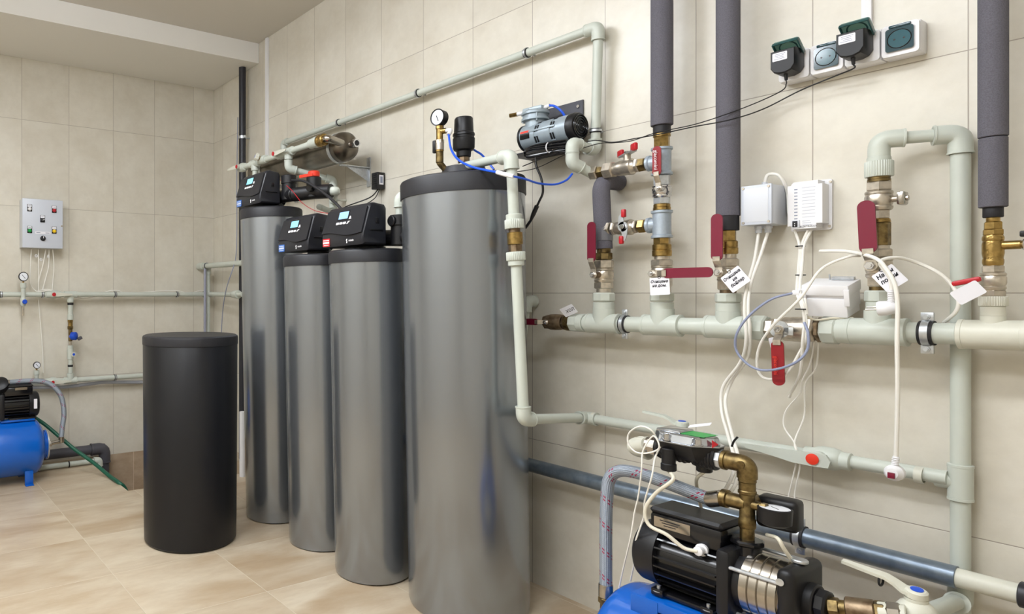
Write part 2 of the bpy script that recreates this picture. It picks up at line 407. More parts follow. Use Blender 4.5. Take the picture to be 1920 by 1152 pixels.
def lever(parent, hub, out, dirn, length, width, m, metal_len=0.03, step=0.016, t=0.0045, name='handle', nut=True, side=None, bend=0.012):
    """flat lever valve handle: steel strip from the hub, raised, then a plastic grip"""
    hub, out, dirn = V(hub), V(out).normalized(), V(dirn).normalized(); sd = out.cross(dirn).normalized()
    a = B(); w2 = width*0.38
    a.plate(rrect(w2*2, w2*2, w2*0.7), hub, sd, dirn, 0.003) if False else a.lathe(hub, out, [(0, w2*1.05), (0.004, w2*1.05)], 16)
    p1 = hub+dirn*w2*0.4+out*0.002; p2 = hub+dirn*(metal_len*0.45)+out*0.002; p3 = hub+dirn*metal_len+out*(bend+0.002); p4 = hub+dirn*(metal_len+0.012)+out*(bend+0.002)
    for q0, q1 in ((p1, p2), (p2, p3), (p3, p4)):
        d = (q1-q0); n = sd.cross(d).normalized(); R = Matrix((sd, d.normalized(), n)).transposed()
        a.box((q0+q1)/2, (w2*1.7, d.length+0.002, 0.003), R, 0.0006, 1)
    h = a.make(name, M_nickel, parent)
    g = B(); g.plate(rrect(width, length-metal_len, width*0.48, 6, 0, (length-metal_len)/2), hub+dirn*metal_len+out*bend, sd, dirn, t)
    bmesh.ops.bevel(g.bm, geom=[e for e in g.bm.edges if e.calc_face_angle(0) > 1.2], offset=t*0.22, segments=2, affect='EDGES')
    g.make('grip', m, h)['label'] = 'plastic grip'
    if nut:
        n = B(); n.hexn(hub+out*0.0042, hub+out*0.012, width*0.3); n.cyl(hub+out*0.010, hub+out*0.016, width*0.15, 10); n.make('hub_nut', M_chrome, parent)
    return h
def ball_body(b, c, ax, r, Lh, ph=0.26, n=6):
    """valve body centred at c: hexagon ends and a bulging middle"""
    c, ax = V(c), V(ax).normalized(); hl = Lh*0.26
    b.hexn(c-ax*Lh, c-ax*(Lh-hl), r, n, ph); b.hexn(c+ax*(Lh-hl), c+ax*Lh, r, n, ph)
    m = Lh-hl
    b.lathe(c, ax, [(-m-0.001, r*0.8), (-m*0.75, r*0.95), (-m*0.35, r*1.06), (m*0.35, r*1.06), (m*0.42, r*1.12), (m*0.7, r*1.12), (m*0.78, r*0.98), (m+0.001, r*0.85)], 24)
    return b
def column(parent, xpx, d, segs, base=None):
    """stack of fittings on one vertical axis; each seg (name, mat, y_top, y_bottom, width_px[, kind[, width2]])"""
    bs = V(base) if base is not None else W(xpx, 600, d)
    for sg in segs:
        name, m, y0, y1, wp = sg[:5]; kind = sg[5] if len(sg) > 5 else 'c'; w1 = sg[6] if len(sg) > 6 else wp
        Z = depth(bs); z0 = CAM.z-(y1-CY)*Z/FPX; z1 = CAM.z-(y0-CY)*Z/FPX
        p = V((bs.x, bs.y, 0)); r = rv(bs, wp); r1 = rv(bs, w1)
        b = B()
        if kind == 'c': b.lathe(p+ZA*z0, ZA, [(0, r1*0.94), (min(0.0015, (z1-z0)*0.2), r1), (z1-z0-min(0.0015, (z1-z0)*0.2), r), (z1-z0, r*0.94)], 24)
        elif kind == 'h': b.hexn(p+ZA*z0, p+ZA*z1, r*1.04, 6, 0.3)
        elif kind == 'o': b.hexn(p+ZA*z0, p+ZA*z1, r*1.02, 8, 0.3)
        elif kind == 'r': b.lathe(p+ZA*z0, ZA, [(0, r*0.96), (0.002, r), (z1-z0-0.002, r), (z1-z0, r*0.96)], rib=36, ribd=0.045)
        elif kind == 'ring': b.lathe(p+ZA*z0, ZA, [(0, r*0.93), ((z1-z0)*0.07, r), ((z1-z0)*0.46, r), ((z1-z0)*0.5, r*0.93), ((z1-z0)*0.55, r*0.96), ((z1-z0)*0.93, r*0.96), (z1-z0, r*0.88)], 28)
        elif kind == 'bulge':
            h = z1-z0; b.lathe(p+ZA*z0, ZA, [(0, r*0.86), (h*0.1, r*0.97), (h*0.2, r*0.97), (h*0.24, r*0.9), (h*0.4, r), (h*0.7, r), (h*0.8, r*0.92), (h*0.84, r*0.99), (h*0.93, r*0.99), (h, r*0.86)], 28)
        b.make(name, m, parent)
    return bs
def YT(bs): return CY-(CEIL-0.002-CAM.z)*FPX/depth(bs)
def zat(bs, y): return CAM.z-(y-CY)*depth(bs)/FPX

# ================================================================== SETTING
XR, YN = 5.9, -3.9
PX, PY0, PY1 = 0.954, -1.022, -0.12          # drain pit in the floor
b = B()
def fq(b, x0, x1, y0, y1): b.box(((x0+x1)/2, (y0+y1)/2, -0.05), (x1-x0, y1-y0, 0.1))
fq(b, -0.1, XR+0.1, YN-0.1, PY0); fq(b, PX, XR+0.1, PY0, 0.1); fq(b, -0.1, PX, PY1, 0.1); struct('floor', b, M_fl)
b = B(); b.box((-0.05, (PY0+PY1)/2, -0.301), (0.1, PY1-PY0-0.001, 0.6)); b.box((PX/2, PY0-0.05, -0.35), (PX+0.2, 0.1, 0.498)); b.box((PX/2, PY1+0.05, -0.35), (PX+0.2, 0.1, 0.498)); b.box((PX+0.05, (PY0+PY1)/2, -0.35), (0.1, PY1-PY0+0.2, 0.498)); b.box((PX/2, (PY0+PY1)/2, -0.62), (PX+0.2, PY1-PY0+0.2, 0.04))
struct('trim_2', b, M_pit)
b = B(); b.box((XR/2, 0.05, 1.6), (XR+0.2, 0.1, 3.2)); struct('wall_right', b, M_wr)
b = B(); b.box((-0.05, YN/2, 1.6), (0.1, -YN-0.002, 3.2)); struct('wall_left', b, M_wl)
b = B(); b.box((XR/2, YN-0.05, 1.6), (XR+0.2, 0.1, 3.2)); struct('wall_back', b, M_wr)
b = B(); b.box((XR+0.05, YN/2, 1.6), (0.1, -YN-0.002, 3.2)); struct('wall_front', b, M_wl)
b = B(); b.box((XR/2, YN/2, CEIL+0.05), (XR-0.002, -YN-0.002, 0.1)); struct('ceiling', b, M_ceil)
b = B(); b.box((0.37, YN/2, (2.814+CEIL)/2-0.0005), (0.738, -YN-0.004, CEIL-2.814-0.001)); struct('trim_1', b, M_beam)
lamp0 = None
for i, (lx, ly) in enumerate(LAMPS):
    lab = ['white ceiling lamp above the silver tanks', 'white ceiling lamp above the pump corner', 'white ceiling lamp in the rear row towards the left wall', 'white ceiling lamp in the rear row towards the far side'][i]
    if lamp0 is None:
        t = lamp0 = thing('ceiling_lamp', lab, 'lamp', (lx, ly, CEIL), group='ceiling lamps')
        b = B(); b.box((lx, ly, CEIL-0.031), (1.22, 0.14, 0.06), None, 0.006); b.make('housing', M_white, t)
        b = B(); b.box((lx, ly, CEIL-0.125), (1.18, 0.24, 0.12), None, 0.02); b.make('diffuser', M_light, t)
    else:
        t = copy_tree(lamp0); t.location = (lx, ly, CEIL); t['label'] = lab

# ================================================================== TANKS
def softener(name, label, cx, cy, r, h, lidh, lean, rb=None, group='silver jacketed pressure tanks'):
    rot = Matrix.Rotation(lean, 3, FWD)     # slight lean of the jackets, as they stand
    t = thing(name, label, 'tank', (cx, cy, 0.0), rot, group)
    rb = rb or r*0.97
    b = B(); b.lathe((0, 0, 0.006), ZA, [(0, rb*0.985), (0.012, rb), (h*0.5, (rb+r)/2), (h, r)], 96); b.make('jacket', M_jacket, t, local=True)
    b = B(); b.lathe((0, 0, 0.0), ZA, [(0, rb*0.9), (0.004, rb*0.96), (0.0062, rb*0.96)], 64); b.make('base_foot', M_rubber, t, local=True)
    b = B(); b.lathe((0, 0, h), ZA, [(-0.002, r*0.96), (0, r+0.004), (lidh-0.012, r+0.004), (lidh-0.004, r), (lidh, r*0.96), (lidh+0.001, r*0.6), (lidh+0.001, 0.002)], 96); b.make('lid', M_lid, t, local=True)
    return t
LEAN = 0.016
T1 = softener('softener_tank', 'tall silver pressure tank farthest left, standing behind the black salt bin', 1.779, -0.4765, 0.165, 1.585, 0.055, -LEAN)
T2 = softener('softener_tank', 'shorter silver pressure tank between the tall rear one and the one with the red sticker', 2.2157, -0.475, 0.165, 1.318, 0.055, -LEAN)
T3 = softener('softener_tank', 'silver pressure tank whose control head carries a red sticker', 2.6175, -0.491, 0.165, 1.318, 0.055, -LEAN)
T4 = softener('aeration_tank', 'widest and nearest silver tank with a pressure gauge on its black top', 3.035, -0.36, 0.229, 1.555, 0.07, -LEAN, 0.224)
tb = thing('salt_tank', 'matt black cylindrical salt bin standing alone in front of the silver tanks', 'tank', (1.853, -1.0045, 0))
b = B(); b.lathe((1.853, -1.0045, 0), ZA, [(0, 0.213), (0.012, 0.222), (0.1, 0.224), (0.94, 0.229), (0.945, 0.226), (0.95, 0.226)], 96); b.make('body', M_brine, tb)
b = B(); b.lathe((1.853, -1.0045, 0.943), ZA, [(0, 0.2285), (0.001, 0.231), (0.033, 0.2315), (0.041, 0.229), (0.046, 0.220), (0.044, 0.205), (0.052, 0.1), (0.054, 0.002)], 96); b.make('lid', M_lid, tb)

# tank control heads
def head(parent_name, label, cx, cy, zt, width, lean_dx, screen, sticker, wid=0.287):
    """control head standing on a tank lid: cx,cy tank axis; zt lid top"""
    t = thing('control_valve', label, 'control valve', (cx, cy, zt), group='black control valves on the silver tanks')
    yf = -0.160; H0, H1 = 0.012, 0.185; w2 = wid/2
    def side(x, y, z): return V((cx+x, cy+y, zt+z))
    # housing as loft of (y,z) profile along x
    prof = [(yf+0.004, H0), (yf, H0+0.012), (yf, 0.055), (yf+0.034, H1-0.018), (yf+0.046, H1-0.004), (yf+0.062, H1), (-0.045, H1-0.006), (-0.035, H1-0.02), (-0.035, H0)]
    b = B(); rings = []
    for x, s in ((-w2, 0.9), (-w2+0.004, 0.97), (-w2+0.012, 1), (0, 1), (w2-0.012, 1), (w2-0.004, 0.97), (w2, 0.9)):
        cyy, czz = -0.09, 0.09
        rings.append([b.bm.verts.new(side(x, cyy+(y-cyy)*s, czz+(z-czz)*s)) for y, z in prof])
    b.faces_grid(rings); b.make('housing', M_head, t)
    # cover panel with a wavy lower edge
    dy, dz = 0.034, H1-0.018-0.055; n = V((0, -dz, dy)).normalized(); up = V((0, dy, dz)).normalized(); ln = V((0, dy, dz)).length
    out = []
    for i in range(13):
        u = -1+2*i/12; out.append((u*(w2-0.003), 0.006-0.007*math.sin(u*PI*0.95+0.5)-0.004*u))
    out += [(w2-0.004, ln*0.985), (-(w2-0.012), ln*0.985)]
    b = B(); b.plate(out, side(0, yf-0.0005, 0.055), XA, up, 0.006)
    bmesh.ops.bevel(b.bm, geom=[e for e in b.bm.edges if e.calc_face_angle(0) > 1.2], offset=0.0018, segments=2, affect='EDGES')
    fc = b.make('front_cover', M_head, t)
    o = side(0, yf, 0.055)+n*0.0068
    b = B(); b.plate(rrect(0.074, 0.04, 0.003), o+XA*0.0+up*0.088-XA*0.006, XA, up, 0.0008); b.make('bezel', M_blackg, t)
    b = B(); b.plate(rrect(0.064, 0.032, 0.001), o+up*0.088-XA*0.006+n*0.0006, XA, up, 0.0008); b.make('screen', screen, t)
    for k in range(3):
        b = B(); b.plate(rrect(0.019, 0.010, 0.002), o+up*0.053+XA*(-0.036+0.024*k), XA, up, 0.0016); b.make('button', M_white, t)
    b = B(); b.plate([(0.028, -0.006), (0.036, 0.006), (0.049, 0.006), (0.034, -0.006)], o+up*0.053, XA, up, 0.0016); b.make('button', M_white, t)
    b = B(); b.plate([(0.036, 0.0), (0.041, 0.013), (0.046, 0.013), (0.052, 0.0)], o+up*0.068, XA, up, 0.0016); b.make('button', M_white, t)
    # lower strip: sticker and small white logo lettering
    so = side(-w2+0.037, yf-0.0006, 0.032)
    b = B(); b.plate(rrect(0.052, 0.034, 0.002), so, XA, ZA, 0.0008); st = b.make('sticker', sticker, t)
    st['label'] = 'red sticker with white bars' if sticker == M_sticker_r else 'small blue sticker'
    for k, (hh, ww) in enumerate(((0.004, 0.042), (0.008, 0.044), (0.003, 0.036))):
        b = B(); b.plate(rrect(ww, hh, 0.0005), so+ZA*(0.009-0.010*k)-YA*0.0009, XA, ZA, 0.0004); b.make('sticker_print', M_white if sticker == M_sticker_r else M_boxface, st)
    b = B(); b.plate([(-0.004, -0.008), (0.003, -0.009), (0.005, -0.002), (0.001, 0.0), (0.004, 0.004), (0.003, 0.010), (-0.003, 0.008), (-0.005, 0.002), (-0.001, -0.001)], side(w2*0.28, yf-0.0008, 0.030), XA, ZA, 0.0006); b.make('emblem', M_white, t)
    text('runxin', 0.013, side(w2*0.28+0.03, yf-0.0012, 0.032), XA, ZA, M_white, t, 'lettering', bold=0.0003)
    # small features on the right flank
    b = B(); b.box(side(w2+0.001, -0.085, 0.11), (0.006, 0.018, 0.022), None, 0.002); b.box(side(w2+0.001, -0.09, 0.072), (0.008, 0.07, 0.006), None, 0.002); b.make('side_latch', M_blackp, t)
    # valve body behind the housing
    b = B(); b.lathe(side(0, -0.0, -0.004), ZA, [(0, 0.062), (0.018, 0.062), (0.019, 0.054), (0.03, 0.054), (0.032, 0.046), (0.09, 0.046)], 28); b.cyl(side(0, -0.05, 0.06), side(0, 0.06, 0.06), 0.04, 20, 0.004)
    b.make('valve_body', M_blackp, t)
    return t, side
h1, s1 = head('', 'black control head highest up, on the tall rear silver tank, blue sticker', 1.779-0.025, -0.4765, 1.642, 0, 0, M_screen, M_sticker_b, 0.262)
h2, s2 = head('', 'middle black control head with a cyan screen and blue sticker', 2.2157-0.02, -0.475, 1.375, 0, 0, M_screen, M_sticker_b, 0.262)
h3, s3 = head('', 'black control head with a pale blue screen and a red sticker', 2.6175-0.01, -0.491, 1.375, 0, 0, M_screenb, M_sticker_r)
# ports and bypass bodies behind the heads
b = B(); c = s1(0.155, 0.03, 0.0)
b.cyl(s1(0.04, 0.0, 0.06), s1(0.21, 0.0, 0.055), 0.034, 20, 0.004); b.cyl(s1(0.155, 0.0, 0.03), s1(0.155, 0.0, 0.155), 0.036, 22, 0.004); b.cyl(s1(0.155, 0, 0.115), s1(0.155, 0, 0.16), 0.04, 22, 0.003)
b.cyl(s1(0.2, 0.0, 0.055), s1(0.33, 0.07, 0.06), 0.036, 20, 0.004); b.cyl(s1(0.3, 0.06, 0.03), s1(0.3, 0.06, 0.135), 0.038, 20, 0.004); b.cyl(s1(0.3, 0.06, 0.06), s1(0.40, 0.1, 0.055), 0.036, 20, 0.004)
bp1 = b.make('bypass_valve', M_blackp, h1)
b = B(); b.plate([(-0.06, -0.008), (0.0, -0.014), (0.03, -0.014), (0.03, 0.018), (0.0, 0.018), (-0.06, 0.008)], s1(0.29, 0.04, 0.137), V((0.93, 0.3, 0)), V((-0.3, 0.93, 0)), 0.014); b.make('bypass_lever', M_orange, bp1)
b = B(); b.cyl(s1(0.3, 0.06, 0.135), s1(0.3, 0.06, 0.165), 0.03, 20, 0.004); b.make('bypass_knob', M_orange, bp1)
b = B(); b.lathe(s1(0.33, 0.02, 0.075), V((0.2, -1, 0)), [(0, 0.02), (0.012, 0.02)], 20); b.make('port_cap', M_blackg, bp1)
b = B(); b.cyl(s3(0.16, 0.02, 0.01), s3(0.16, 0.02, 0.125), 0.037, 22, 0.004); b.cyl(s3(0.16, 0.02, 0.09), s3(0.16, 0.02, 0.135), 0.043, 22, 0.004); b.cyl(s3(0.04, 0.02, 0.05), s3(0.2, 0.03, 0.04), 0.034, 20, 0.004); b.cyl(s3(0.16, 0.02, 0.11), s3(0.16, -0.03, 0.11), 0.022, 16, 0.003)
b.make('bypass_valve', M_blackp, h3)
b = B(); b.cyl(s2(0.05, 0.03, 0.06), s2(0.23, 0.05, 0.05), 0.032, 20, 0.004); b.cyl(s2(0.19, 0.05, 0.0), s2(0.19, 0.05, 0.13), 0.034, 20, 0.004); b.make('bypass_valve', M_blackp, h2)

# ================================================================== RIGHT WALL: MAIN MANIFOLD
DM = 0.1
mz0 = W(1100, 606, DM); mz1 = W(1880, 629, DM); mdir = (mz1-mz0).normalized()
def MX(px, dy=0):                            # point of the manifold axis seen at pixel column px
    q = ray(px, 550); t = (-DM-CAM.y)/q.y; x = CAM.x+q.x*t
    k = (x-mz0.x)/(mz1.x-mz0.x); return mz0+(mz1-mz0)*k
mf = thing('manifold_pipe', 'thick pale grey horizontal manifold pipe carrying the five valve risers', 'pipe', MX(1500))
r0 = 0.0265
b = B(); b.cyl(MX(1072), MX(1415), r0, 28); b.make('pipe', M_ppr, mf)
b = B(); b.cyl(MX(1573), MX(1573)+mdir*1.6, r0*0.97, 28); b.make('pipe', M_ppr, mf)
RIS = [(1132, 37, 43, 579), (1242, 36, 47, 579), (1365, 36, 50, 584), (1645, 36, 54, 582), (1862, 36, 52, 592)]
for i, (px, hw, bw, yt) in enumerate(RIS):
    c = MX(px); rb = rv(c, bw); zt = zat(c, yt)
    b = B(); tee(b, c, mdir, ZA, 0.0345, 0.062 if i < 4 else 0.058, zt-c.z, rb); b.make('tee', M_ppr if i < 4 else M_ppr_w, mf)
b = B(); b.hexn(MX(1072), MX(1088), 0.034, 8, 0.2); b.cyl(MX(1087), MX(1098), 0.0335, 24, 0.002); b.make('threaded_adapter', M_ppr, mf)
b = B(); b.cyl(MX(1397), MX(1415), 0.0345, 24, 0.002); b.hexn(MX(1413), MX(1440), 0.0375, 8, 0.2); b.make('threaded_adapter', M_ppr, mf)
b = B(); b.cyl(MX(1572), MX(1602), 0.034, 24, 0.002); b.hexn(MX(1543), MX(1574), 0.0385, 8, 0.2); b.make('threaded_adapter', M_ppr, mf)
b = B(); b.cyl(MX(1912), MX(1960), 0.031, 24, 0.002); b.make('sleeve', M_ppr_w, mf)
clampring('pipe_clamp', 'rubber lined clamp on the manifold between the two leftmost risers', MX(1172), mdir, r0, YA, DM, 0.018, ZA, 'manifold clamps')
clampring('pipe_clamp', 'rubber lined clamp on the manifold left of the rightmost riser', MX(1739), mdir, r0, YA, DM, 0.022, ZA, 'manifold clamps')
# ball valve closing the left end
v = thing('ball_valve', 'bronze ball valve on the left end of the manifold, dark red lever pointing left', 'valve', MX(1052), group='brass and bronze ball valves')
b = B(); b.hexn(MX(1058), MX(1072), 0.029, 6, 0.2); b.lathe(MX(1042), mdir, [(-0.035, 0.024), (-0.02, 0.03), (0.0, 0.031), (0.02, 0.03), (0.035, 0.026)], 22); b.hexn(MX(1022), MX(1036), 0.027, 6, 0.2); b.make('body', M_bronze, v)
b = B(); b.cyl(MX(1064), MX(1072.5), 0.031, 24); b.make('union_ring', M_brass_old, v)
hb = MX(1035)+OUT*0.034; b = B(); b.cyl(MX(1035)+OUT*0.02, hb+OUT*0.002, 0.009, 14); b.make('stem', M_bronze, v)
lever(v, hb, OUT, -mdir, 0.105, 0.024, M_dred, 0.028)
b = B(); b.plate(rrect(0.055, 0.038, 0.003), MX(1078)+OUT*0.036+ZA*0.045, V((0.85, 0, 0.35)), V((-0.35, -0.6, 0.85)), 0.0006)
tg = b.make('paper_tag', M_paper); tag(tg, 'small white paper tag lying on the left end of the manifold pipe', 'tag', 'handwritten paper tags')
text('хол', 0.022, MX(1080)+OUT*0.0375+ZA*0.047, V((0.85, 0, 0.35)), V((-0.35, -0.6, 0.85)), M_ink, tg, 'handwriting', shear=0.3)
# in-line ball valve with hanging lever
v = thing('ball_valve', 'in-line nickel ball valve in the manifold, bright red lever hanging straight down', 'valve', MX(1500), group='brass and bronze ball valves')
b = B(); b.hexn(MX(1438), MX(1455), 0.029, 6, 0.2); b.cyl(MX(1440), MX(1460), 0.024, 20); b.hexn(MX(1455), MX(1472), 0.034, 6, 0.1); b.lathe(MX(1492), mdir, [(-0.034, 0.026), (-0.025, 0.034), (0.03, 0.036), (0.036, 0.03)], 26); b.hexn(MX(1510), MX(1530), 0.036, 6, 0.1); b.cyl(MX(1528), MX(1545), 0.026, 20); b.make('body', M_nickel, v)
b = B(); b.hexn(MX(1531), MX(1543), 0.034, 6, 0.4); b.make('union_nut', M_bronze, v)
hc = MX(1478); b = B(); b.cyl(hc+OUT*0.025, hc+OUT*0.052, 0.011, 16); b.make('stem', M_nickel, v)
b = B(); b.plate(disc(0.024, 16), hc+OUT*0.05, XA, ZA, 0.004); b.box(hc+OUT*0.052+XA*0.018-ZA*0.004, (0.03, 0.004, 0.022), None, 0.001); b.make('stop_plate', M_zinc, v)
lever(v, hc+OUT*0.054, OUT, V((0.03, 0, -1)), 0.155, 0.03, M_redlv, 0.03, bend=0.015)
text('giacomini', 0.014, hc+OUT*0.0745-ZA*0.1, V((0, 0, -1)), V((1, 0, 0)), M_orange, v, 'lettering')

# ================================================================== RISER A (insulated, bends into the wall)
A_ = MX(1132)
v = thing('ball_valve', 'nickel ball valve on the leftmost riser, dark red lever pointing up', 'valve', A_+ZA*0.1, group='brass and bronze ball valves')
column(v, 0, 0, [('union_collar', M_ppr, 549, 566, 43, 'o'), ('union_sleeve', M_ppr, 567, 580, 41), ('neck', M_nickel, 541, 550, 28), ('hex_nut', M_nickel, 529, 542, 36, 'h'), ('body', M_nickel, 503, 530, 38, 'bulge'), ('hex_nut', M_nickel, 488, 504, 38, 'h')], A_)
z = zat(A_, 516); hb = V((A_.x, A_.y, z))+OUT*0.058
b = B(); b.cyl(V((A_.x, A_.y, z)), hb, 0.011, 16); b.make('stem', M_bronze, v)
lever(v, hb, OUT, ZA, 0.185, 0.031, M_dred, 0.045, bend=0.014)
ri = thing('insulated_pipe', 'short foam-wrapped pipe bending back into the wall above the leftmost riser', 'pipe', A_+ZA*0.25, group='foam insulated risers')
column(ri, 0, 0, [('brass_union', M_brass_old, 464, 478, 26), ('brass_union', M_brass_old, 474, 488, 33, 'o')], A_)
ra = rv(A_, 34); p0 = V((A_.x, A_.y, zat(A_, 467))); top = V((A_.x-0.012, A_.y, zat(A_, 338)))
b = B(); b.tube(fillet([p0, top, top+V((0.01, 0.097, 0.0))], 0.05, 8), ra, 24); b.make('foam_sleeve', M_foam, ri)
b = B(); b.lathe(V((A_.x, A_.y, zat(A_, 452))), ZA, [(0, ra+0.0006), (0.0005, ra+0.0012), (0.045, ra+0.0012), (0.0455, ra+0.0006)], 24); b.make('clear_tape', mat('clear_tape', '6a6a70', 0.15, coat=0.5), ri)

# ================================================================== RISER B (galvanised tees, two side valves)
B_ = MX(1241)
v = thing('ball_valve', 'nickel ball valve on the second riser, dark red lever pointing right', 'valve', B_+ZA*0.1, group='brass and bronze ball valves')
column(v, 0, 0, [('union_collar', M_ppr, 549, 566, 46, 'o'), ('union_sleeve', M_ppr, 567, 580, 45), ('neck', M_nickel, 536, 550, 34), ('hex_nut', M_nickel, 522, 538, 40, 'h'), ('body', M_nickel, 498, 524, 42, 'bulge'), ('hex_nut', M_nickel, 487, 500, 42, 'h'), ('neck', M_nickel, 480, 488, 30), ('brass_union', M_brass, 458, 481, 38, 'ring'), ('brass_union', M_brass, 446, 460, 32, 'h')], B_)
z = zat(B_, 514); hb = V((B_.x, B_.y, z))+OUT*0.055
b = B(); b.cyl(V((B_.x, B_.y, z)), hb, 0.012, 16); b.make('stem', M_nickel, v)
lever(v, hb, OUT, XA, 0.19, 0.031, M_dred, 0.04, bend=0.014)
gf = thing('galvanised_fitting', 'pair of grey galvanised tees with a chrome valve between them', 'pipe fitting', B_+ZA*0.45)
for (yt, yb, yc) in ((395, 447, 421), (277, 330, 303)):
    c = V((B_.x, B_.y, zat(B_, yc))); rt = rv(B_, 36); h = zat(B_, yt)-c.z
    b = B(); b.lathe(c-ZA*h, ZA, [(0, rt*0.95), (0.001, rt*1.16), (0.008, rt*1.16), (0.011, rt), (2*h-0.011, rt), (2*h-0.008, rt*1.16), (2*h-0.001, rt*1.16), (2*h, rt*0.95)], 28)
    b.lathe(c, -XA, [(0, 0.022), (0.034, 0.022), (0.037, 0.026), (0.045, 0.026), (0.046, 0.02)], 24); b.make('tee', M_galv, gf)
column(gf, 0, 0, [('brass_union', M_brass, 383, 395, 34, 'ring'), ('hex_nut', M_zinc, 370, 384, 32, 'h'), ('chrome_body', M_chrome, 348, 371, 38, 'bulge'), ('hex_nut', M_zinc, 329, 349, 32, 'h'), ('brass_union', M_brass, 255, 278, 30, 'h'), ('brass_ring', M_brass, 251, 257, 34, 'ring')], B_)
z = zat(B_, 356); hb = V((B_.x+0.012, B_.y, z))+OUT*0.04
b = B(); b.cyl(hb-OUT*0.04, hb, 0.009, 14); b.make('stem', M_chrome, gf)
hl = lever(gf, hb, OUT, ZA, 0.135, 0.027, M_redlv, 0.04, bend=0.012)
text('giacomini', 0.017, hb+OUT*0.0172+ZA*0.09, V((0, 0, -1)), V((1, 0, 0)), M_white, gf, 'lettering')
p = thing('insulated_pipe', 'grey foam-wrapped riser rising above the galvanised tees', 'pipe', B_+ZA*0.9, group='foam insulated risers')
column(p, 0, 0, [('end_sleeve', M_rubber, 232, 252, 34), ('foam_sleeve', M_foam, YT(B_), 236, 43)], B_)
# lower branch with butterfly valve
def HX(yp, px): # point on line through lower/upper branch at pixel column px, same depth plane
    c = V((0, -DM, zat(B_, yp))); q = ray(px, 550); t = (-DM-CAM.y)/q.y; c.x = CAM.x+q.x*t; return c
v = thing('ball_valve', 'side valve with an upright butterfly handle and an open nickel stub', 'valve', HX(421, 1174), group='brass and bronze ball valves')
b = B(); b.hexn(HX(421, 1199), HX(421, 1212), 0.024, 6, 0.2); b.make('brass_nipple', M_brass, v)
b = B(); ball_body(b, HX(421, 1172), XA, 0.024, 0.045, 0.2); b.make('body', M_nickel, v)
b = B(); b.hexn(HX(421, 1129), HX(421, 1146), 0.026, 6, 0.1); b.lathe(HX(421, 1108), XA, [(0.0, 0.016), (0.0, 0.0215), (0.036, 0.0215), (0.037, 0.018)], 24); b.make('stub', M_nickel, v)
b = B(); b.lathe(HX(421, 1108), XA, [(0.0005, 0.0165), (0.0006, 0.001)], 20); b.make('bore', M_rubber, v)
c = HX(421, 1180)+OUT*0.035
b = B(); b.cyl(c-OUT*0.03, c+OUT*0.004, 0.01, 14); b.make('stem', M_nickel, v)
b = B(); b.plate(disc(0.017, 18), c, XA, ZA, 0.004); b.plate([(-0.018, 0.005), (-0.014, 0.035), (-0.002, 0.05), (0.008, 0.05), (0.002, 0.03), (0.004, 0.008)], c, XA, ZA, 0.004); b.plate([(0.018, -0.005), (0.014, -0.03), (0.008, -0.048), (-0.004, -0.048), (-0.002, -0.03), (-0.006, -0.01)], c, XA, ZA, 0.004); hd = b.make('butterfly_handle', M_zinc, v)
for s in (1, -1):
    b = B(); b.box(c+ZA*s*0.045+XA*s*0.004+OUT*0.004, (0.014, 0.014, 0.028), None, 0.004); b.make('grip', M_red, hd)
b = B(); b.hexn(c+OUT*0.004, c+OUT*0.011, 0.009); b.make('hub_nut', M_chrome, v)
# upper branch, T handle, and the pipe loop
v = thing('ball_valve', 'upper side valve with a flat T handle and two red tips', 'valve', HX(303, 1172), group='brass and bronze ball valves')
for xa_, xb_, rr_ in ((1199, 1212, 0.024), (1122, 1136, 0.02)):
    b = B(); b.hexn(HX(303, xa_), HX(303, xb_), rr_, 6, 0.2); b.make('brass_nipple', M_brass_old, v)
b = B(); ball_body(b, HX(303, 1172), XA, 0.025, 0.052, 0.2); b.hexn(HX(303, 1134), HX(303, 1152), 0.029, 6, 0.1); b.hexn(HX(303, 1108), HX(303, 1122), 0.026, 6, 0.1); b.make('body', M_nickel, v)
c = HX(303, 1176); b = B(); b.cyl(c, c+ZA*0.045, 0.012, 16); b.make('stem', M_nickel, v)
dd = V((0.8, -0.6, 0)); ds = V((0.6, 0.8, 0))
b = B(); b.plate([(-0.055, -0.009), (-0.015, -0.012), (0.015, -0.012), (0.055, -0.009), (0.055, 0.009), (0.015, 0.012), (-0.015, 0.012), (-0.055, 0.009)], c+ZA*0.044, dd, ds, 0.004); hd = b.make('t_handle', M_zinc, v)
for s in (1, -1):
    b = B(); b.box(c+dd*s*0.056+ZA*0.058, (0.034, 0.014, 0.026), Matrix.Rotation(math.atan2(-0.6, 0.8), 3, 'Z'), 0.005); b.make('grip', M_red, hd)
b = B(); b.hexn(c+ZA*0.048, c+ZA*0.055, 0.009); b.make('hub_nut', M_chrome, v)
# overhead pipe and loop
U0 = W(532, 270, 0.05); U1 = W(1122, 48, 0.05); U1.z = 2.165; U0.z = 2.165; U0.x = W(532, 270, 0.05).x
Ub = V((U1.x-0.02, -0.04, W(1118, 282, 0.04).z)); Uf = W(1073, 268, 0.17)
ru = 0.0165
oh = thing('overhead_pipe', 'long pale grey pipe running under the ceiling line and dropping beside the compressor', 'pipe', (2.8, -0.05, 2.165))
b = B(); b.cyl(U0, U1, ru, 20); b.cyl(U1, Ub, ru, 20); b.make('pipe', M_ppr, oh)
b = B(); elbow(b, U0, XA, -ZA, 0.0225, 0.045); b.make('elbow', M_ppr, oh)
b = B(); b.cyl(U0, U0-ZA*0.4, ru, 18); b.make('pipe', M_ppr, oh)
b = B(); elbow(b, U1, -XA, (Ub-U1), 0.0225, 0.05); b.make('elbow', M_ppr, oh)
Uf2 = V((Uf.x, Uf.y, W(1075, 306, 0.17).z)); UE = HX(303, 1109)
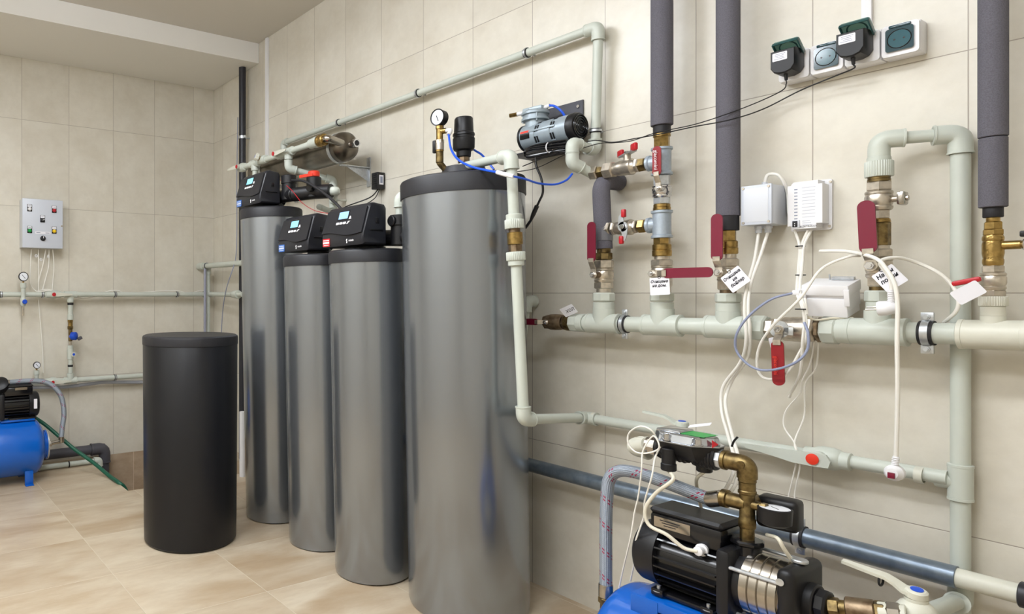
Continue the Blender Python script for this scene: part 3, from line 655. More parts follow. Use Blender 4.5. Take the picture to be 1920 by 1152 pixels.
b = B(); elbow(b, Ub, ZA, (Uf-Ub), 0.0225, 0.042); b.make('elbow', M_ppr, oh)
b = B(); b.cyl(Ub, Uf, 0.018, 20); b.cyl(Uf, Uf2, ru, 20); b.make('pipe', M_ppr, oh)
b = B(); elbow(b, Uf, (Ub-Uf), -ZA, 0.0225, 0.038); b.make('elbow', M_ppr, oh)
b = B(); elbow(b, Uf2, ZA, UE-Uf2, 0.0225, 0.038); b.cyl(Uf2, UE, 0.018, 20); b.make('elbow', M_ppr, oh)
for i, (px, py) in enumerate(((635, 230), (784, 178), (988, 98))):
    x = W(px, py, 0.05).x
    t = clampring('pipe_clip', ['small dark pipe clip on the overhead pipe, nearest the steel cylinder', 'small dark pipe clip on the middle of the overhead pipe', 'small dark pipe clip on the overhead pipe, up by its corner elbow'][i], (x, -0.05, 2.165), XA, ru, YA, 0.05, 0.012, None, 'clips on the overhead pipe')
t = clampring('pipe_clip', 'small dark pipe clip on the drop beside the compressor plate', (Ub+(U1-Ub)*((W(1118, 245, 0.042).z-Ub.z)/(U1.z-Ub.z))), (U1-Ub), ru, YA, 0.042, 0.012, None)

# ================================================================== RISER C
C_ = MX(1365)
v = thing('ball_valve', 'nickel ball valve on the middle riser, tagged, dark red lever pointing up', 'valve', C_+ZA*0.1, group='brass and bronze ball valves')
column(v, 0, 0, [('union_collar', M_ppr, 550, 568, 50, 'o'), ('union_sleeve', M_ppr, 569, 585, 48), ('neck', M_bronze, 542, 551, 32), ('hex_nut', M_nickel, 526, 544, 42, 'h'), ('body', M_nickel, 500, 528, 44, 'bulge'), ('hex_nut', M_nickel, 485, 501, 44, 'h'), ('neck', M_nickel, 476, 486, 32), ('brass_union', M_brass, 452, 477, 39, 'ring'), ('brass_union', M_brass, 432, 453, 32, 'h')], C_)
z = zat(C_, 512); hb = V((C_.x, C_.y, z))+OUT*0.052
b = B(); b.cyl(V((C_.x, C_.y, z)), hb, 0.012, 16); b.make('stem', M_nickel, v)
lever(v, hb, OUT, ZA, 0.175, 0.032, M_dred, 0.035, bend=0.014)
p = thing('insulated_pipe', 'grey foam-wrapped riser beside the small grey junction box', 'pipe', C_+ZA*0.9, group='foam insulated risers')
column(p, 0, 0, [('end_sleeve', M_rubber, 404, 433, 43), ('foam_sleeve', M_foam, YT(C_), 406, 47)], C_)
# ================================================================== RISER D
D_ = MX(1648)
v = thing('ball_valve', 'large nickel ball valve low on the fourth riser, wide dark red lever pointing up', 'valve', D_+ZA*0.1, group='brass and bronze ball valves')
column(v, 0, 0, [('union_collar', M_ppr, 545, 567, 56, 'o'), ('union_sleeve', M_ppr, 567, 584, 52), ('neck', M_brass_old, 537, 546, 38), ('hex_nut', M_nickel, 520, 538, 48, 'h'), ('body', M_nickel, 483, 522, 54, 'bulge'), ('hex_nut', M_nickel, 467, 484, 56, 'h'), ('neck', M_nickel, 460, 468, 42)], D_)
z = zat(D_, 499); hb = V((D_.x, D_.y, z))+OUT*0.05
b = B(); b.cyl(V((D_.x, D_.y, z)), hb, 0.013, 16); b.make('stem', M_nickel, v)
lever(v, hb, OUT, V((-0.04, 0, 1)), 0.165, 0.036, M_dred, 0.03, bend=0.014)
v = thing('ball_valve', 'nickel valve without lever high on the fourth riser, small side knob', 'valve', D_+ZA*0.35, group='brass and bronze ball valves')
column(v, 0, 0, [('brass_union', M_brass_old, 417, 462, 45, 'o'), ('brass_ring', M_brass, 411, 418, 46, 'ring'), ('hex_nut', M_nickel, 394, 412, 44, 'h'), ('body', M_nickel, 358, 395, 56, 'bulge'), ('hex_nut', M_nickel, 341, 359, 52, 'h'), ('brass_neck', M_brass_old, 331, 342, 46, 'ring'), ('union_nut', M_ppr, 303, 332, 57, 'r'), ('union_sleeve', M_ppr, 295, 304, 47)], D_)
c = V((D_.x, D_.y, zat(D_, 376))); b = B(); b.cyl(c, c+XA*0.04, 0.008, 12); b.make('stem', M_nickel, v)
b = B(); b.box(c+XA*0.046, (0.016, 0.032, 0.034), None, 0.005); b.cyl(c+XA*0.05, c+XA*0.058, 0.007, 10); b.make('knob', M_steel, v)
Dt = V((D_.x, D_.y, zat(D_, 262))); Ft = W(1801, 248, 0.034); Ft.z = zat(W(1806, 250, 0.034), 250)
F0 = V((Ft.x, -0.034, 0.25)); rf = 0.0185
fp = thing('return_pipe', 'tall pale grey vertical pipe behind the manifold with an arch on top', 'pipe', F0)
b = B(); b.cyl(V((D_.x, D_.y, zat(D_, 297))), Dt, 0.0165, 20); b.cyl(Dt, Ft, 0.0155, 20); b.make('pipe', M_ppr, fp)
b = B(); b.cyl(Ft, F0, rf, 24); b.make('pipe', M_ppr, fp)
b = B(); elbow(b, Dt, -ZA, Ft-Dt, 0.0225, 0.05); b.make('elbow', M_ppr, fp)
b = B(); elbow(b, Ft, Dt-Ft, -ZA, 0.0235, 0.05); b.make('elbow', M_ppr, fp)
Gz = 0.7335
b = B(); tee(b, (Ft.x, -0.034, zat(Ft, 905)), ZA, -XA, 0.0235, 0.045, 0.045, 0.021); b.make('tee', M_ppr, fp)
# ================================================================== RISER E
E_ = MX(1862)
v = thing('check_valve', 'brass filter valve on the rightmost riser with a small chrome drain tap', 'valve', E_+ZA*0.1)
column(v, 0, 0, [('union_sleeve', M_ppr_w, 574, 593, 50), ('union_nut', M_ppr_w, 556, 574, 58, 'r'), ('hex_nut', M_nickel, 544, 557, 52, 'h'), ('nickel_body', M_nickel, 511, 545, 53, 'bulge'), ('hex_nut', M_nickel, 498, 512, 46, 'h'), ('brass_body', M_brass, 441, 499, 44, 'bulge'), ('brass_ring', M_brass, 430, 442, 42, 'h'), ('hex_nut', M_brass, 416, 431, 37, 'h'), ('neck', M_brass, 405, 417, 28)], E_)
c = V((E_.x, E_.y, zat(E_, 461))); b = B(); b.cyl(c, c+XA*0.045, 0.010, 16, 0.001); b.make('side_port', M_brass, v)
b = B(); b.lathe(c+XA*0.045, XA, [(0, 0.01), (0.004, 0.013), (0.012, 0.011), (0.02, 0.016), (0.035, 0.016), (0.045, 0.012), (0.06, 0.011)], 18); b.make('drain_tap', M_chrome, v)
b = B(); b.box(c+XA*0.06+ZA*0.024, (0.035, 0.014, 0.014), None, 0.003); b.make('tap_handle', M_blackp, v)
b = B(); b.cyl(c+XA*0.06+ZA*0.005, c+XA*0.06+ZA*0.02, 0.004, 10); b.make('tap_stem', M_chrome, v)
text('R·F·W·A', 0.016, V((E_.x, E_.y-rv(E_, 40)-0.0005, zat(E_, 465))), ZA, V((-1, 0, 0)), M_brass, v, 'cast_lettering', th=0.0012)
p = thing('insulated_pipe', 'grey foam-wrapped riser farthest right, sleeve joined in two lengths', 'pipe', E_+ZA*0.9, group='foam insulated risers')
column(p, 0, 0, [('end_sleeve', M_rubber, 386, 408, 41), ('foam_sleeve', M_foam, 259, 389, 58, 'c', 58), ('foam_sleeve', M_foam, YT(E_), 257.5, 60), ], E_)

# ================================================================== SOCKETS, CHARGERS, TRUNKING
b = B(); tx = W(1624, 20, 0.0).x; b.box((tx+0.004, -0.006, 2.42), (0.022, 0.012, 1.06), None, 0.001)
tag(b.make('cable_trunking', M_white), 'slim white trunking running up from the socket row', 'cable trunking')
b = B(); tx2 = W(502.5, 200, 0).x; b.box((tx2, -0.008, 2.42), (0.028, 0.016, 1.06), None, 0.001)
tag(b.make('cable_trunking', M_white), 'slim white vertical trunking beside the tall black drain pipe', 'cable trunking')
SX = 3.942; SP = 0.0778; SZ0, SZ1 = 1.803, 1.886
def socket(i, label, opened):
    x = SX+SP*(i+0.5); zc = (SZ0+SZ1)/2; h = SZ1-SZ0
    t = thing('power_socket', label, 'power socket', (x, 0, zc), group='row of four surface sockets')
    b = B(); b.box((x, -0.0225, zc), (SP-0.002, 0.044, h), None, 0.004); b.make('back_box', M_white, t)
    b = B(); o = V((x, -0.0445, zc)); b.plate(rrect(SP-0.004, h-0.002, 0.008), o, XA, ZA, 0.009)
    bmesh.ops.bevel(b.bm, geom=[e for e in b.bm.edges if e.calc_face_angle(0) > 1.2], offset=0.002, segments=2, affect='EDGES'); b.make('frame', M_white, t)
    b = B(); b.lathe(o+OUT*0.0092, OUT, [(0, 0.001), (0, 0.0235), (0.0015, 0.025), (0.0015, 0.0225), (0.0002, 0.0215), (0.0001, 0.001)], 28); 
    b.make('socket_face', M_teal if not opened else M_white, t)
    if not opened:
        b = B(); b.plate(rrect(SP-0.022, h-0.024, 0.006), o+OUT*0.0105, XA, ZA, 0.004)
        bmesh.ops.bevel(b.bm, geom=[e for e in b.bm.edges if e.calc_face_angle(0) > 1.2], offset=0.0012, segments=2, affect='EDGES'); lid = b.make('hinged_cover', M_teal, t)
        b = B(); b.lathe(o+OUT*0.0146, OUT, [(0, 0.0225), (0.0003, 0.0225)], 28); b.make('cover_window', M_tealm, lid)
        b = B(); b.torus(o+OUT*0.0148, OUT, 0.0235, 0.0012); b.make('cover_ring', M_blackg, lid)
        for sx in (-0.0095, 0.0095):
            b = B(); b.lathe(o+OUT*0.0150+XA*sx, OUT, [(0, 0.0022), (0.0004, 0.0022)], 10); b.make('pin_hole', M_blackg, lid)
        b = B(); b.box(o+OUT*0.011+ZA*(h/2-0.007), (SP-0.034, 0.006, 0.008), None, 0.002); b.make('hinge', M_teal, lid)
    else:
        a = math.radians(52); yd = V((0, -math.sin(a), math.cos(a)))
        b = B(); b.plate(rrect(SP-0.014, 0.056, 0.006, 4, 0, 0.028), o+OUT*0.014+ZA*(h/2-0.012), XA, yd, 0.003)
        lid = b.make('hinged_cover', M_teall, t)
        nn = XA.cross(yd); b = B(); q = o+OUT*0.014+ZA*(h/2-0.012)+yd*0.03
        for sx in (-1, 1): b.box(q+XA*sx*(SP/2-0.0085)+nn*0.008, (0.003, 0.052, 0.010), Matrix((XA, yd, nn)).transposed(), 0.001)
        b.box(q+yd*0.025+nn*0.008, (SP-0.018, 0.003, 0.010), Matrix((XA, yd, nn)).transposed(), 0.001)
        b.torus(q+nn*0.0035, nn, 0.021, 0.0018); b.make('cover_rim', mat('teal_rim%d' % i, '2f5a5a', 0.25, trans=0.3), lid)
        b = B(); b.lathe(q+nn*0.003, nn, [(0, 0.0205), (0.0006, 0.0205)], 26); b.make('cover_window', M_tealw, lid)
    return o
def charger(o, label, dx):
    t = thing('power_adapter', label, 'power adapter', o, group='black plug-in power adapters')
    c = o+OUT*0.042+ZA*0.006+XA*dx
    b = B(); pr = [(-0.031, 0.031), (0.031, 0.031), (0.031, -0.018), (0.022, -0.032), (0.008, -0.037), (-0.008, -0.037), (-0.022, -0.032), (-0.031, -0.018)]
    rings = []
    for y, s in ((-0.026, 0.9), (-0.022, 0.98), (0.03, 1.0), (0.032, 0.96)):
        rings.append([b.bm.verts.new(c+XA*u*s+ZA*v*s+YA*(y)) for u, v in pr])
    b.faces_grid(rings)
    b.cyl(c+YA*0.02, c+YA*0.034, 0.02, 20, 0.001); b.make('case', M_blackp, t)
    b = B(); b.plate(rrect(0.036, 0.023, 0.002), c+OUT*0.0262+ZA*0.012-XA*0.006, XA, ZA, 0.0005); lb = b.make('rating_label', M_paper, t)
    b = B()
    for k in range(4): b.plate(rrect(0.026-0.004*(k % 3), 0.0014, 0.0004), c+OUT*0.0268+ZA*(0.019-0.0045*k)-XA*(0.005+0.002*(k % 2)), XA, ZA, 0.0002)
    b.make('label_print', M_inkg, lb)
    b = B(); b.cyl(c-ZA*0.034-YA*0.004, c-ZA*0.054-YA*0.002, 0.0055, 12, 0.001, 0.0038); b.make('strain_relief', M_blackp, t)
    return c-ZA*0.054-YA*0.002
o1 = socket(0, 'leftmost socket, green lid lifted over a black power adapter', True)
o2 = socket(1, 'closed socket with dark teal lid between the two power adapters', False)
o3 = socket(2, 'third socket from the left, green lid lifted over a black power adapter', True)
o4 = socket(3, 'rightmost closed socket with dark teal lid', False)
e1 = charger(o1, 'lower left black power adapter in the leftmost socket', -0.004)
e2 = charger(o3, 'upper right black power adapter in the third socket', -0.006)
def cable(name, label, cat, pts, r, m, seg=8, group=None, sm=True):
    b = B(); b.tube(smooth(pts, 7) if sm else pts, r, seg); o = b.make(name, m); tag(o, label, cat, group); return o
cable('adapter_lead', 'thin dark lead swinging left from the lower left power adapter', 'cable', [e1, e1-ZA*0.01, W(1466, 170, .06), W(1420, 192, .05), W(1360, 215, .14), W(1300, 234, .14), W(1230, 249, .15), W(1185, 264, .12), W(1150, 268, .05), W(1120, 270, .12), W(1060, 290, .14), W(1000, 317, .25), W(930, 325, .4)], 0.0016, M_blackp)
cable('adapter_lead', 'thin dark lead looping left from the upper right power adapter', 'cable', [e2, e2-ZA*0.01, W(1560, 145, .06), W(1500, 170, .05), W(1430, 205, .05), W(1368, 225, .142), W(1300, 238, .14), W(1235, 252, .152), W(1190, 260, .12), W(1148, 267, .08), W(1110, 264, .1), W(1060, 283, .14), W(1020, 296, .2), W(980, 312, .3)], 0.0019, M_blackp)

# ================================================================== JUNCTION BOXES
def gland(p, d, r, l, parent, m=M_white):
    b = B(); b.hexn(p, V(p)+V(d)*l*0.45, r*1.1, 6); b.cyl(V(p)+V(d)*l*0.4, V(p)+V(d)*l, r*0.85, 14, 0.001); b.make('cable_gland', m, parent)
JX0, JX1, JZ0, JZ1 = 3.8655, 3.9455, 1.391, 1.507
t = thing('junction_box', 'square light grey junction box with four corner screws', 'junction box', (3.9055, 0, 1.449))
b = B(); b.box(((JX0+JX1)/2, -0.046, 1.449), (JX1-JX0-0.001, 0.090, JZ1-JZ0-0.001), None, 0.003); b.make('body', M_box, t)
b = B(); b.box(((JX0+JX1)/2, -0.0965, 1.449), (JX1-JX0+0.001, 0.010, JZ1-JZ0+0.001), None, 0.003); ld = b.make('lid', M_boxface, t)
for sx in (JX0+0.007, JX1-0.007):
    for sz in (JZ0+0.007, JZ1-0.007):
        b = B(); b.cyl((sx, -0.101, sz), (sx, -0.1035, sz), 0.0038, 12, 0.0005); b.make('screw', M_nickel, ld)
b = B(); b.box(((JX0+JX1)/2, -0.1018, 1.449), (0.064, 0.0008, 0.1), None, 0.0003); b.make('raised_panel', M_box, ld)
gland((3.895, -0.06, JZ0), -ZA, 0.010, 0.022, t, M_box); gland((3.915, -0.05, JZ0), -ZA, 0.010, 0.022, t, M_box); gland((3.902, -0.04, JZ1), ZA, 0.009, 0.014, t, M_box)
t = thing('alarm_controller', 'white control unit with a column of printed lines and a small rocker switch', 'control unit', (4.005, 0, 1.44))
b = B(); b.plate(rrect(0.098, 0.142, 0.006), (4.006, -0.0005, 1.441), XA, ZA, 0.008); b.make('back_plate', M_white, t)
b = B(); oc = [(-0.043, -0.058), (-0.032, -0.058), (-0.032, -0.067), (0.026, -0.067), (0.026, -0.054), (0.040, -0.054), (0.040, 0.056), (0.030, 0.056), (0.030, 0.067), (-0.030, 0.067), (-0.030, 0.058), (-0.043, 0.058)]
b.plate(oc, (4.008, -0.0086, 1.441), XA, ZA, 0.042); bmesh.ops.bevel(b.bm, geom=[e for e in b.bm.edges if e.calc_face_angle(0) > 1.2], offset=0.0015, segments=2, affect='EDGES'); b.make('cover', M_white, t)
fo = V((4.008, -0.0508, 1.441))
b = B()
for k in range(10): b.plate(rrect(0.008, 0.0028, 0.0004), fo+V((-0.0225, 0, 0.046-0.0093*k)), XA, ZA, 0.0003)
b.make('print_column', M_inkg, t)
b = B()
for k in range(10): b.plate(rrect(0.032-0.002*(k % 2), 0.0012, 0.0003), fo+V((0.008, 0, 0.049-0.0093*k)), XA, ZA, 0.0003)
for k in range(3): b.plate(rrect(0.018+0.003*k, 0.0015, 0.0003), fo+V((0.002+0.0015*k, 0, -0.048-0.0055*k+0.002)), XA, ZA, 0.0003)
b.make('print_lines', mat('pale_print', 'b4b8c4', 0.6), t)
text('ELEKTROLUX', 0.0068, fo+V((0.008, -0.0004, -0.0615)), XA, ZA, M_ink, t, 'lettering')
b = B(); b.box(fo+V((-0.0225, -0.001, -0.053)), (0.019, 0.004, 0.022), None, 0.001); b.make('switch_frame', M_box, t)
b = B(); b.box(fo+V((-0.0235, -0.003, -0.053)), (0.012, 0.005, 0.017), None, 0.001); sw = b.make('rocker_switch', M_blackp, t)
b = B(); b.plate(disc(0.0014, 10), fo+V((-0.0235, -0.0057, -0.058)), XA, ZA, 0.0003); b.plate(disc(0.0012, 10), fo+V((-0.0235, -0.0057, -0.052)), XA, ZA, 0.0003); b.make('switch_mark', M_white, sw)
for sx, sz in ((0.044, 0.063), (0.042, -0.062)):
    b = B(); b.cyl((4.008+sx, -0.008, 1.441+sz), (4.008+sx, -0.012, 1.441+sz), 0.0035, 10); b.make('screw', M_nickel, t)
t = thing('junction_box', 'white hinged junction box tilted down just above the manifold pipe', 'junction box', (4.085, -0.1, 1.175))
R = Matrix.Rotation(math.radians(14), 3, 'X') @ Matrix.Rotation(math.radians(2), 3, 'Y')
c = V((4.083, -0.085, 1.178))
b = B(); b.box(c, (0.098, 0.075, 0.05), R, 0.003); b.box(c+R@V((0, -0.004, -0.018)), (0.094, 0.08, 0.05), R, 0.003); b.make('body', M_white, t)
b = B(); b.box(c+R@V((0, -0.004, 0.030)), (0.104, 0.084, 0.03), R, 0.004); ld = b.make('lid', M_white, t)
for sx in (-0.048, 0.048):
    b = B(); b.box(c+R@V((sx, -0.045, 0.012)), (0.012, 0.008, 0.045), R, 0.002); b.make('latch', M_white, t)
b = B(); b.box(c+R@V((0.02, 0.02, 0.05)), (0.05, 0.012, 0.008), R, 0.001); b.cyl(c+R@V((-0.01, 0.02, 0.045)), c+R@V((-0.01, 0.02, 0.06)), 0.002, 8); b.make('bracket', M_zinc, t)
b = B(); b.cyl(c+YA*0.03+ZA*0.0, V((c.x, -0.0006, c.z)), 0.012, 12); b.make('mount', M_white, t)

# ================================================================== TAGS
def ptag(label, c, xd, yd, lines, w_=0.062, h_=0.052, size=0.017):
    xd, yd = V(xd).normalized(), V(yd).normalized(); yd = (yd-xd*xd.dot(yd)).normalized()
    b = B(); b.plate(rrect(w_, h_, 0.003), c, xd, yd, 0.0006); o = b.make('paper_tag', M_paper); tag(o, label, 'tag', 'handwritten paper tags')
    n = xd.cross(yd)
    for k, s in enumerate(lines): text(s, size, V(c)+n*0.0009+yd*(h_*0.27-k*size*1.05)-xd*0.001, xd, yd, M_ink, o, 'handwriting', shear=0.25, bold=0.0004)
    b = B(); b.torus(V(c)+yd*h_*0.5+n*0.001, n, 0.004, 0.0008, 12, 6); b.make('tie', M_blackp, o)
    return o
ptag('paper tag hanging below the lever that points right', W(1237, 537, .166), V((1, 0, 0.05)), V((-0.05, 0, 1)), ['Очищена', 'на дом.'], 0.063, 0.056, 0.0125)
ptag('tilted paper tag hanging on the middle riser valve', W(1379, 524, .16), V((0.8, 0, 0.62)), V((-0.5, 0, 0.8)), ['Очищена', 'на', 'бойлер'], 0.06, 0.056, 0.0122)
ptag('tilted paper tag half hidden behind the hanging white plug cable', W(1668, 522, .165), V((0.8, 0, 0.62)), V((-0.62, 0, 0.8)), ['На вы', 'подпи'], 0.05, 0.052, 0.0135)
b = B(); b.plate(rrect(0.052, 0.034, 0.004), W(1815, 549, .17), V((0.78, 0.25, 0.6)), V((-0.5, -0.2, 0.75)), 0.0006); tag(b.make('paper_tag', M_paper), 'blank crumpled tag left of the rightmost riser, under a red handle tip', 'tag', 'handwritten paper tags')
b = B(); b.box(W(1812, 528, .15), (0.05, 0.012, 0.012), Matrix.Rotation(-0.25, 3, 'Y'), 0.004); tag(b.make('handle_tip', M_red), 'short red valve handle poking out behind the rightmost riser', 'handle')
b = B(); b.plate(rrect(0.022, 0.055, 0.004), W(1454, 651, .15), V((0.9, 0.4, 0.25)), V((-0.25, 0, 1)), 0.0006); tag(b.make('paper_tag', M_paper), 'narrow blank tag hanging edge-on left of the bright red lever', 'tag', 'handwritten paper tags')

# ================================================================== DROP PIPE FROM BIG TANK + PIPE G
dp0 = W(958, 292, .445); dp1 = W(982, 787, .425)
dropd = (dp1-dp0)
def DP(y): 
    k = (y-292)/(787-292); return dp0+dropd*k
tk = V((3.02, -0.36, 1.0))
st = V((3.03, -0.39, W(885, 303, .40).z-0.01))
dp = thing('tank_outlet_pipe', 'pale grey pipe looping off the widest tank and down its right edge', 'pipe', DP(600))
b = B(); b.cyl(st, dp0, 0.0165, 20); b.cyl(dp0, DP(407), 0.0178, 20); b.cyl(DP(497), dp1, 0.0182, 20); b.make('pipe', M_ppr, dp)
b = B(); elbow(b, dp0, st-dp0, dropd, 0.0245, 0.048); b.make('elbow', M_ppr, dp)
def seg_on(y0, y1, r, kind, m, name, par):
    b = B(); p0, p1 = DP(y0), DP(y1)
    if kind == 'c': b.cyl(p0, p1, r, 24, 0.002)
    elif kind == 'h': b.hexn(p0, p1, r, 8)
    else:
        l = (p1-p0).length; b.lathe(p0, p1-p0, [(0, r*0.96), (0.002, r), (l-0.002, r), (l, r*0.96)], rib=32, ribd=0.05)
    b.make(name, m, par)
seg_on(403, 414, 0.0265, 'c', M_ppr, 'union_sleeve', dp); seg_on(413, 430, 0.0315, 'r', M_ppr, 'union_nut', dp)
seg_on(429, 438, 0.019, 'c', M_bronze, 'brass_neck', dp); seg_on(437, 460, 0.0255, 'c', M_brass, 'check_valve', dp); seg_on(459, 475, 0.022, 'h', M_bronze, 'brass_neck', dp)
seg_on(474, 490, 0.0315, 'r', M_ppr, 'union_nut', dp); seg_on(489, 500, 0.0265, 'c', M_ppr, 'union_sleeve', dp)
Gd = 0.05
g0 = W(1098, 782, Gd); g0.z = 0.7265; g1 = V((Ft.x-0.02, -Gd+0.004, 0.734)); 
b = B(); elbow(b, dp1, -dropd, g0-dp1, 0.0245, 0.045); b.make('elbow', M_ppr, dp)
b = B(); b.cyl(dp1, g0, 0.0175, 20); b.cyl(g0, g1, 0.0175, 20); b.make('pipe', M_ppr, dp)
b = B(); elbow(b, g0, dp1-g0, g1-g0, 0.0235, 0.045, R=0.012); b.make('elbow', M_ppr, dp)
for px in (1115, 1725):
    x = W(px, 800, Gd).x; b = B(); b.lathe((x, -Gd, 0.73), XA, [(-0.008, 0.0178), (-0.008, 0.021), (0.008, 0.021), (0.008, 0.0178)], 20, cap=False); b.cyl((x, -Gd+0.018, 0.73), (x, -0.0006, 0.73), 0.008, 10)
    tag(b.make('pipe_clip', M_ppr_w), ['pale plastic clip behind the pipe just right of the widest tank', 'pale plastic clip holding the low pipe near the hanging plug'][px > 1500], 'pipe clip', 'pale plastic pipe clips')
# white PPR valves on pipe G
def ppr_lever(parent, hub, up, dirn, length, m, dot, wid=0.022, t=0.007):
    up, dirn = V(up).normalized(), V(dirn).normalized(); sd = up.cross(dirn).normalized()
    b = B(); o = [(-0.014, -0.014), (0.014, -0.014), (0.017, 0.0), (0.012, 0.03), (0.008, length*0.8), (0.005, length), (-0.005, length), (-0.008, length*0.8), (-0.012, 0.03), (-0.017, 0.0)]
    # curved lever: hub block, rising arm
    b.lathe(hub, up, [(0, 0.015), (0.004, 0.019), (0.016, 0.018), (0.019, 0.014)], 22)
    pts = [(0.0, 0.009), (0.02, 0.011), (0.035, 0.020), (0.05, 0.026), (length, 0.03)]
    ws = [0.017, 0.015, 0.012, 0.011, 0.006]; rings = []
    for (s, h), ww in zip(pts, ws):
        c = V(hub)+dirn*s+up*h; rings.append([b.bm.verts.new(c+sd*ww+up*t*0.5), b.bm.verts.new(c-sd*ww+up*t*0.5), b.bm.verts.new(c-sd*ww-up*t*0.5), b.bm.verts.new(c+sd*ww-up*t*0.5)])
    b.faces_grid(rings); h = b.make('handle', m, parent)
    b = B(); b.lathe(V(hub)+up*0.0185, up, [(0, 0.0105), (0.002, 0.0105), (0.0025, 0.009)], 18); b.make('cap', dot, h)
    return h
x = W(1553, 860, Gd).x; gz = g0.z+(g1.z-g0.z)*(x-g0.x)/(g1.x-g0.x)
v = thing('ball_valve', 'pale plastic valve on the low wall pipe, red cap, lever lying left', 'valve', (x, -Gd, gz), group='pale plastic pipe valves')
b = B(); b.lathe((x, -Gd, gz), XA, [(-0.055, 0.02), (-0.053, 0.0235), (-0.034, 0.0235), (-0.026, 0.028), (-0.012, 0.031), (0.012, 0.031), (0.026, 0.027), (0.03, 0.0235), (0.05, 0.0235), (0.052, 0.02)], 26); b.cyl((x-0.01, -Gd, gz), (x-0.01, -Gd-0.04, gz), 0.02, 20, 0.002); b.make('body', M_ppr, v)
xb = x-0.018
b = B(); b.plate([(-0.17, 0.004), (-0.165, -0.002), (-0.13, -0.006), (-0.09, -0.012), (-0.05, -0.019), (0.0, -0.02), (0.035, -0.018), (0.04, 0.0), (0.03, 0.017), (-0.02, 0.017), (-0.1, 0.012), (-0.165, 0.010)], (xb, -Gd-0.041, gz), XA, ZA, 0.008)
bmesh.ops.bevel(b.bm, geom=[e for e in b.bm.edges if e.calc_face_angle(0) > 1.2], offset=0.002, segments=2, affect='EDGES'); h = b.make('handle', M_ppr, v)
b = B(); b.lathe((xb, -Gd-0.0495, gz), OUT, [(0, 0.015), (0.003, 0.015), (0.004, 0.012)], 22); b.make('cap', M_orange, h)
x = W(1275, 806, Gd).x; vz = W(1278, 806, Gd).z
v = thing('ball_valve', 'pale plastic valve behind the pump controller, blue cap, lever raised leftwards', 'valve', (x, -0.18, 0.72), group='pale plastic pipe valves')
hub = W(1279, 802, .2)
b = B(); b.sphere(hub-ZA*0.045, 0.032); b.cyl(hub-ZA*0.045, hub, 0.016, 18); b.make('body', M_ppr, v)
ppr_lever(v, hub, ZA, V((-0.95, -0.1, 0.02)), 0.115, M_ppr, M_bluek)
vb = hub-ZA*0.045
vp = thing('branch_pipe', 'short pale pipe joining the pump controller to the wall pipe', 'pipe', vb)
el = W(1190, 838, .50)
b = B(); b.cyl((vb.x+0.02, -Gd-0.02, vb.z), vb, 0.0175, 18); b.cyl(vb, el, 0.0175, 18); b.make('pipe', M_ppr, vp)
ctlp = W(1300, 850, .53); 
b = B(); elbow(b, el, vb-el, V((1, -0.12, 0.0)), 0.0255, 0.045); b.make('elbow', M_ppr_w, vp)
b = B(); b.plate(rrect(0.062, 0.014, 0.002), W(1312, 798, .3), V((1, 0, 0.28)), V((0, 0.9, 0.5)), 0.0006); tag(b.make('paper_tag', M_paper), 'white tag with a blue edge lying beside the blue-capped lever', 'tag', 'handwritten paper tags')

# ================================================================== GALVANISED RAIL PIPE K
kz = 0.505; KX0 = 2.6; KX1 = W(1795, 1073, .08).x; KX2 = W(1912, 1104, .08).x
t = thing('drain_pipe', 'blue-grey metallic pipe running low along the wall behind the pump', 'pipe', (3.6, -0.08, kz))
b = B(); b.lathe((KX0, -0.08, kz), XA, [(0, 0.0265), (KX1-KX0-0.001, 0.0265), (KX1-KX0, 0.024)], 32); b.make('outer_pipe', M_galvpipe, t)
b = B(); b.cyl((KX1-0.02, -0.08, kz), (KX2+0.02, -0.08, kz), 0.0225, 28); b.make('inner_pipe', M_ppr_w, t)
b = B(); b.cyl((KX2, -0.08, kz), (KX2+1.1, -0.08, kz), 0.029, 28, 0.002); b.make('end_sleeve', M_darkpipe, t)
clampring('pipe_clamp', 'rubber lined steel clamp on the blue-grey pipe right of the pressure gauge', (W(1500, 1000, .08).x, -0.08, kz), XA, 0.0266, YA, 0.08, 0.022, ZA, 'manifold clamps')
# low right corner fittings
co_ = W(1795, 1128, .04)
pf = thing('feed_pipe', 'pale pipe end joining the pump outlet to the wall at the lower right corner', 'pipe', co_)
q1 = W(1735, 1152, .42)
b = B(); b.cyl(V((co_.x, -0.034, co_.z)), q1, 0.0175, 20); b.make('pipe', M_ppr, pf)
b = B(); elbow(b, V((Ft.x, -0.034, co_.z)), ZA, (q1-V((Ft.x, -0.034, co_.z))), 0.0235, 0.05); b.make('elbow', M_ppr, pf)

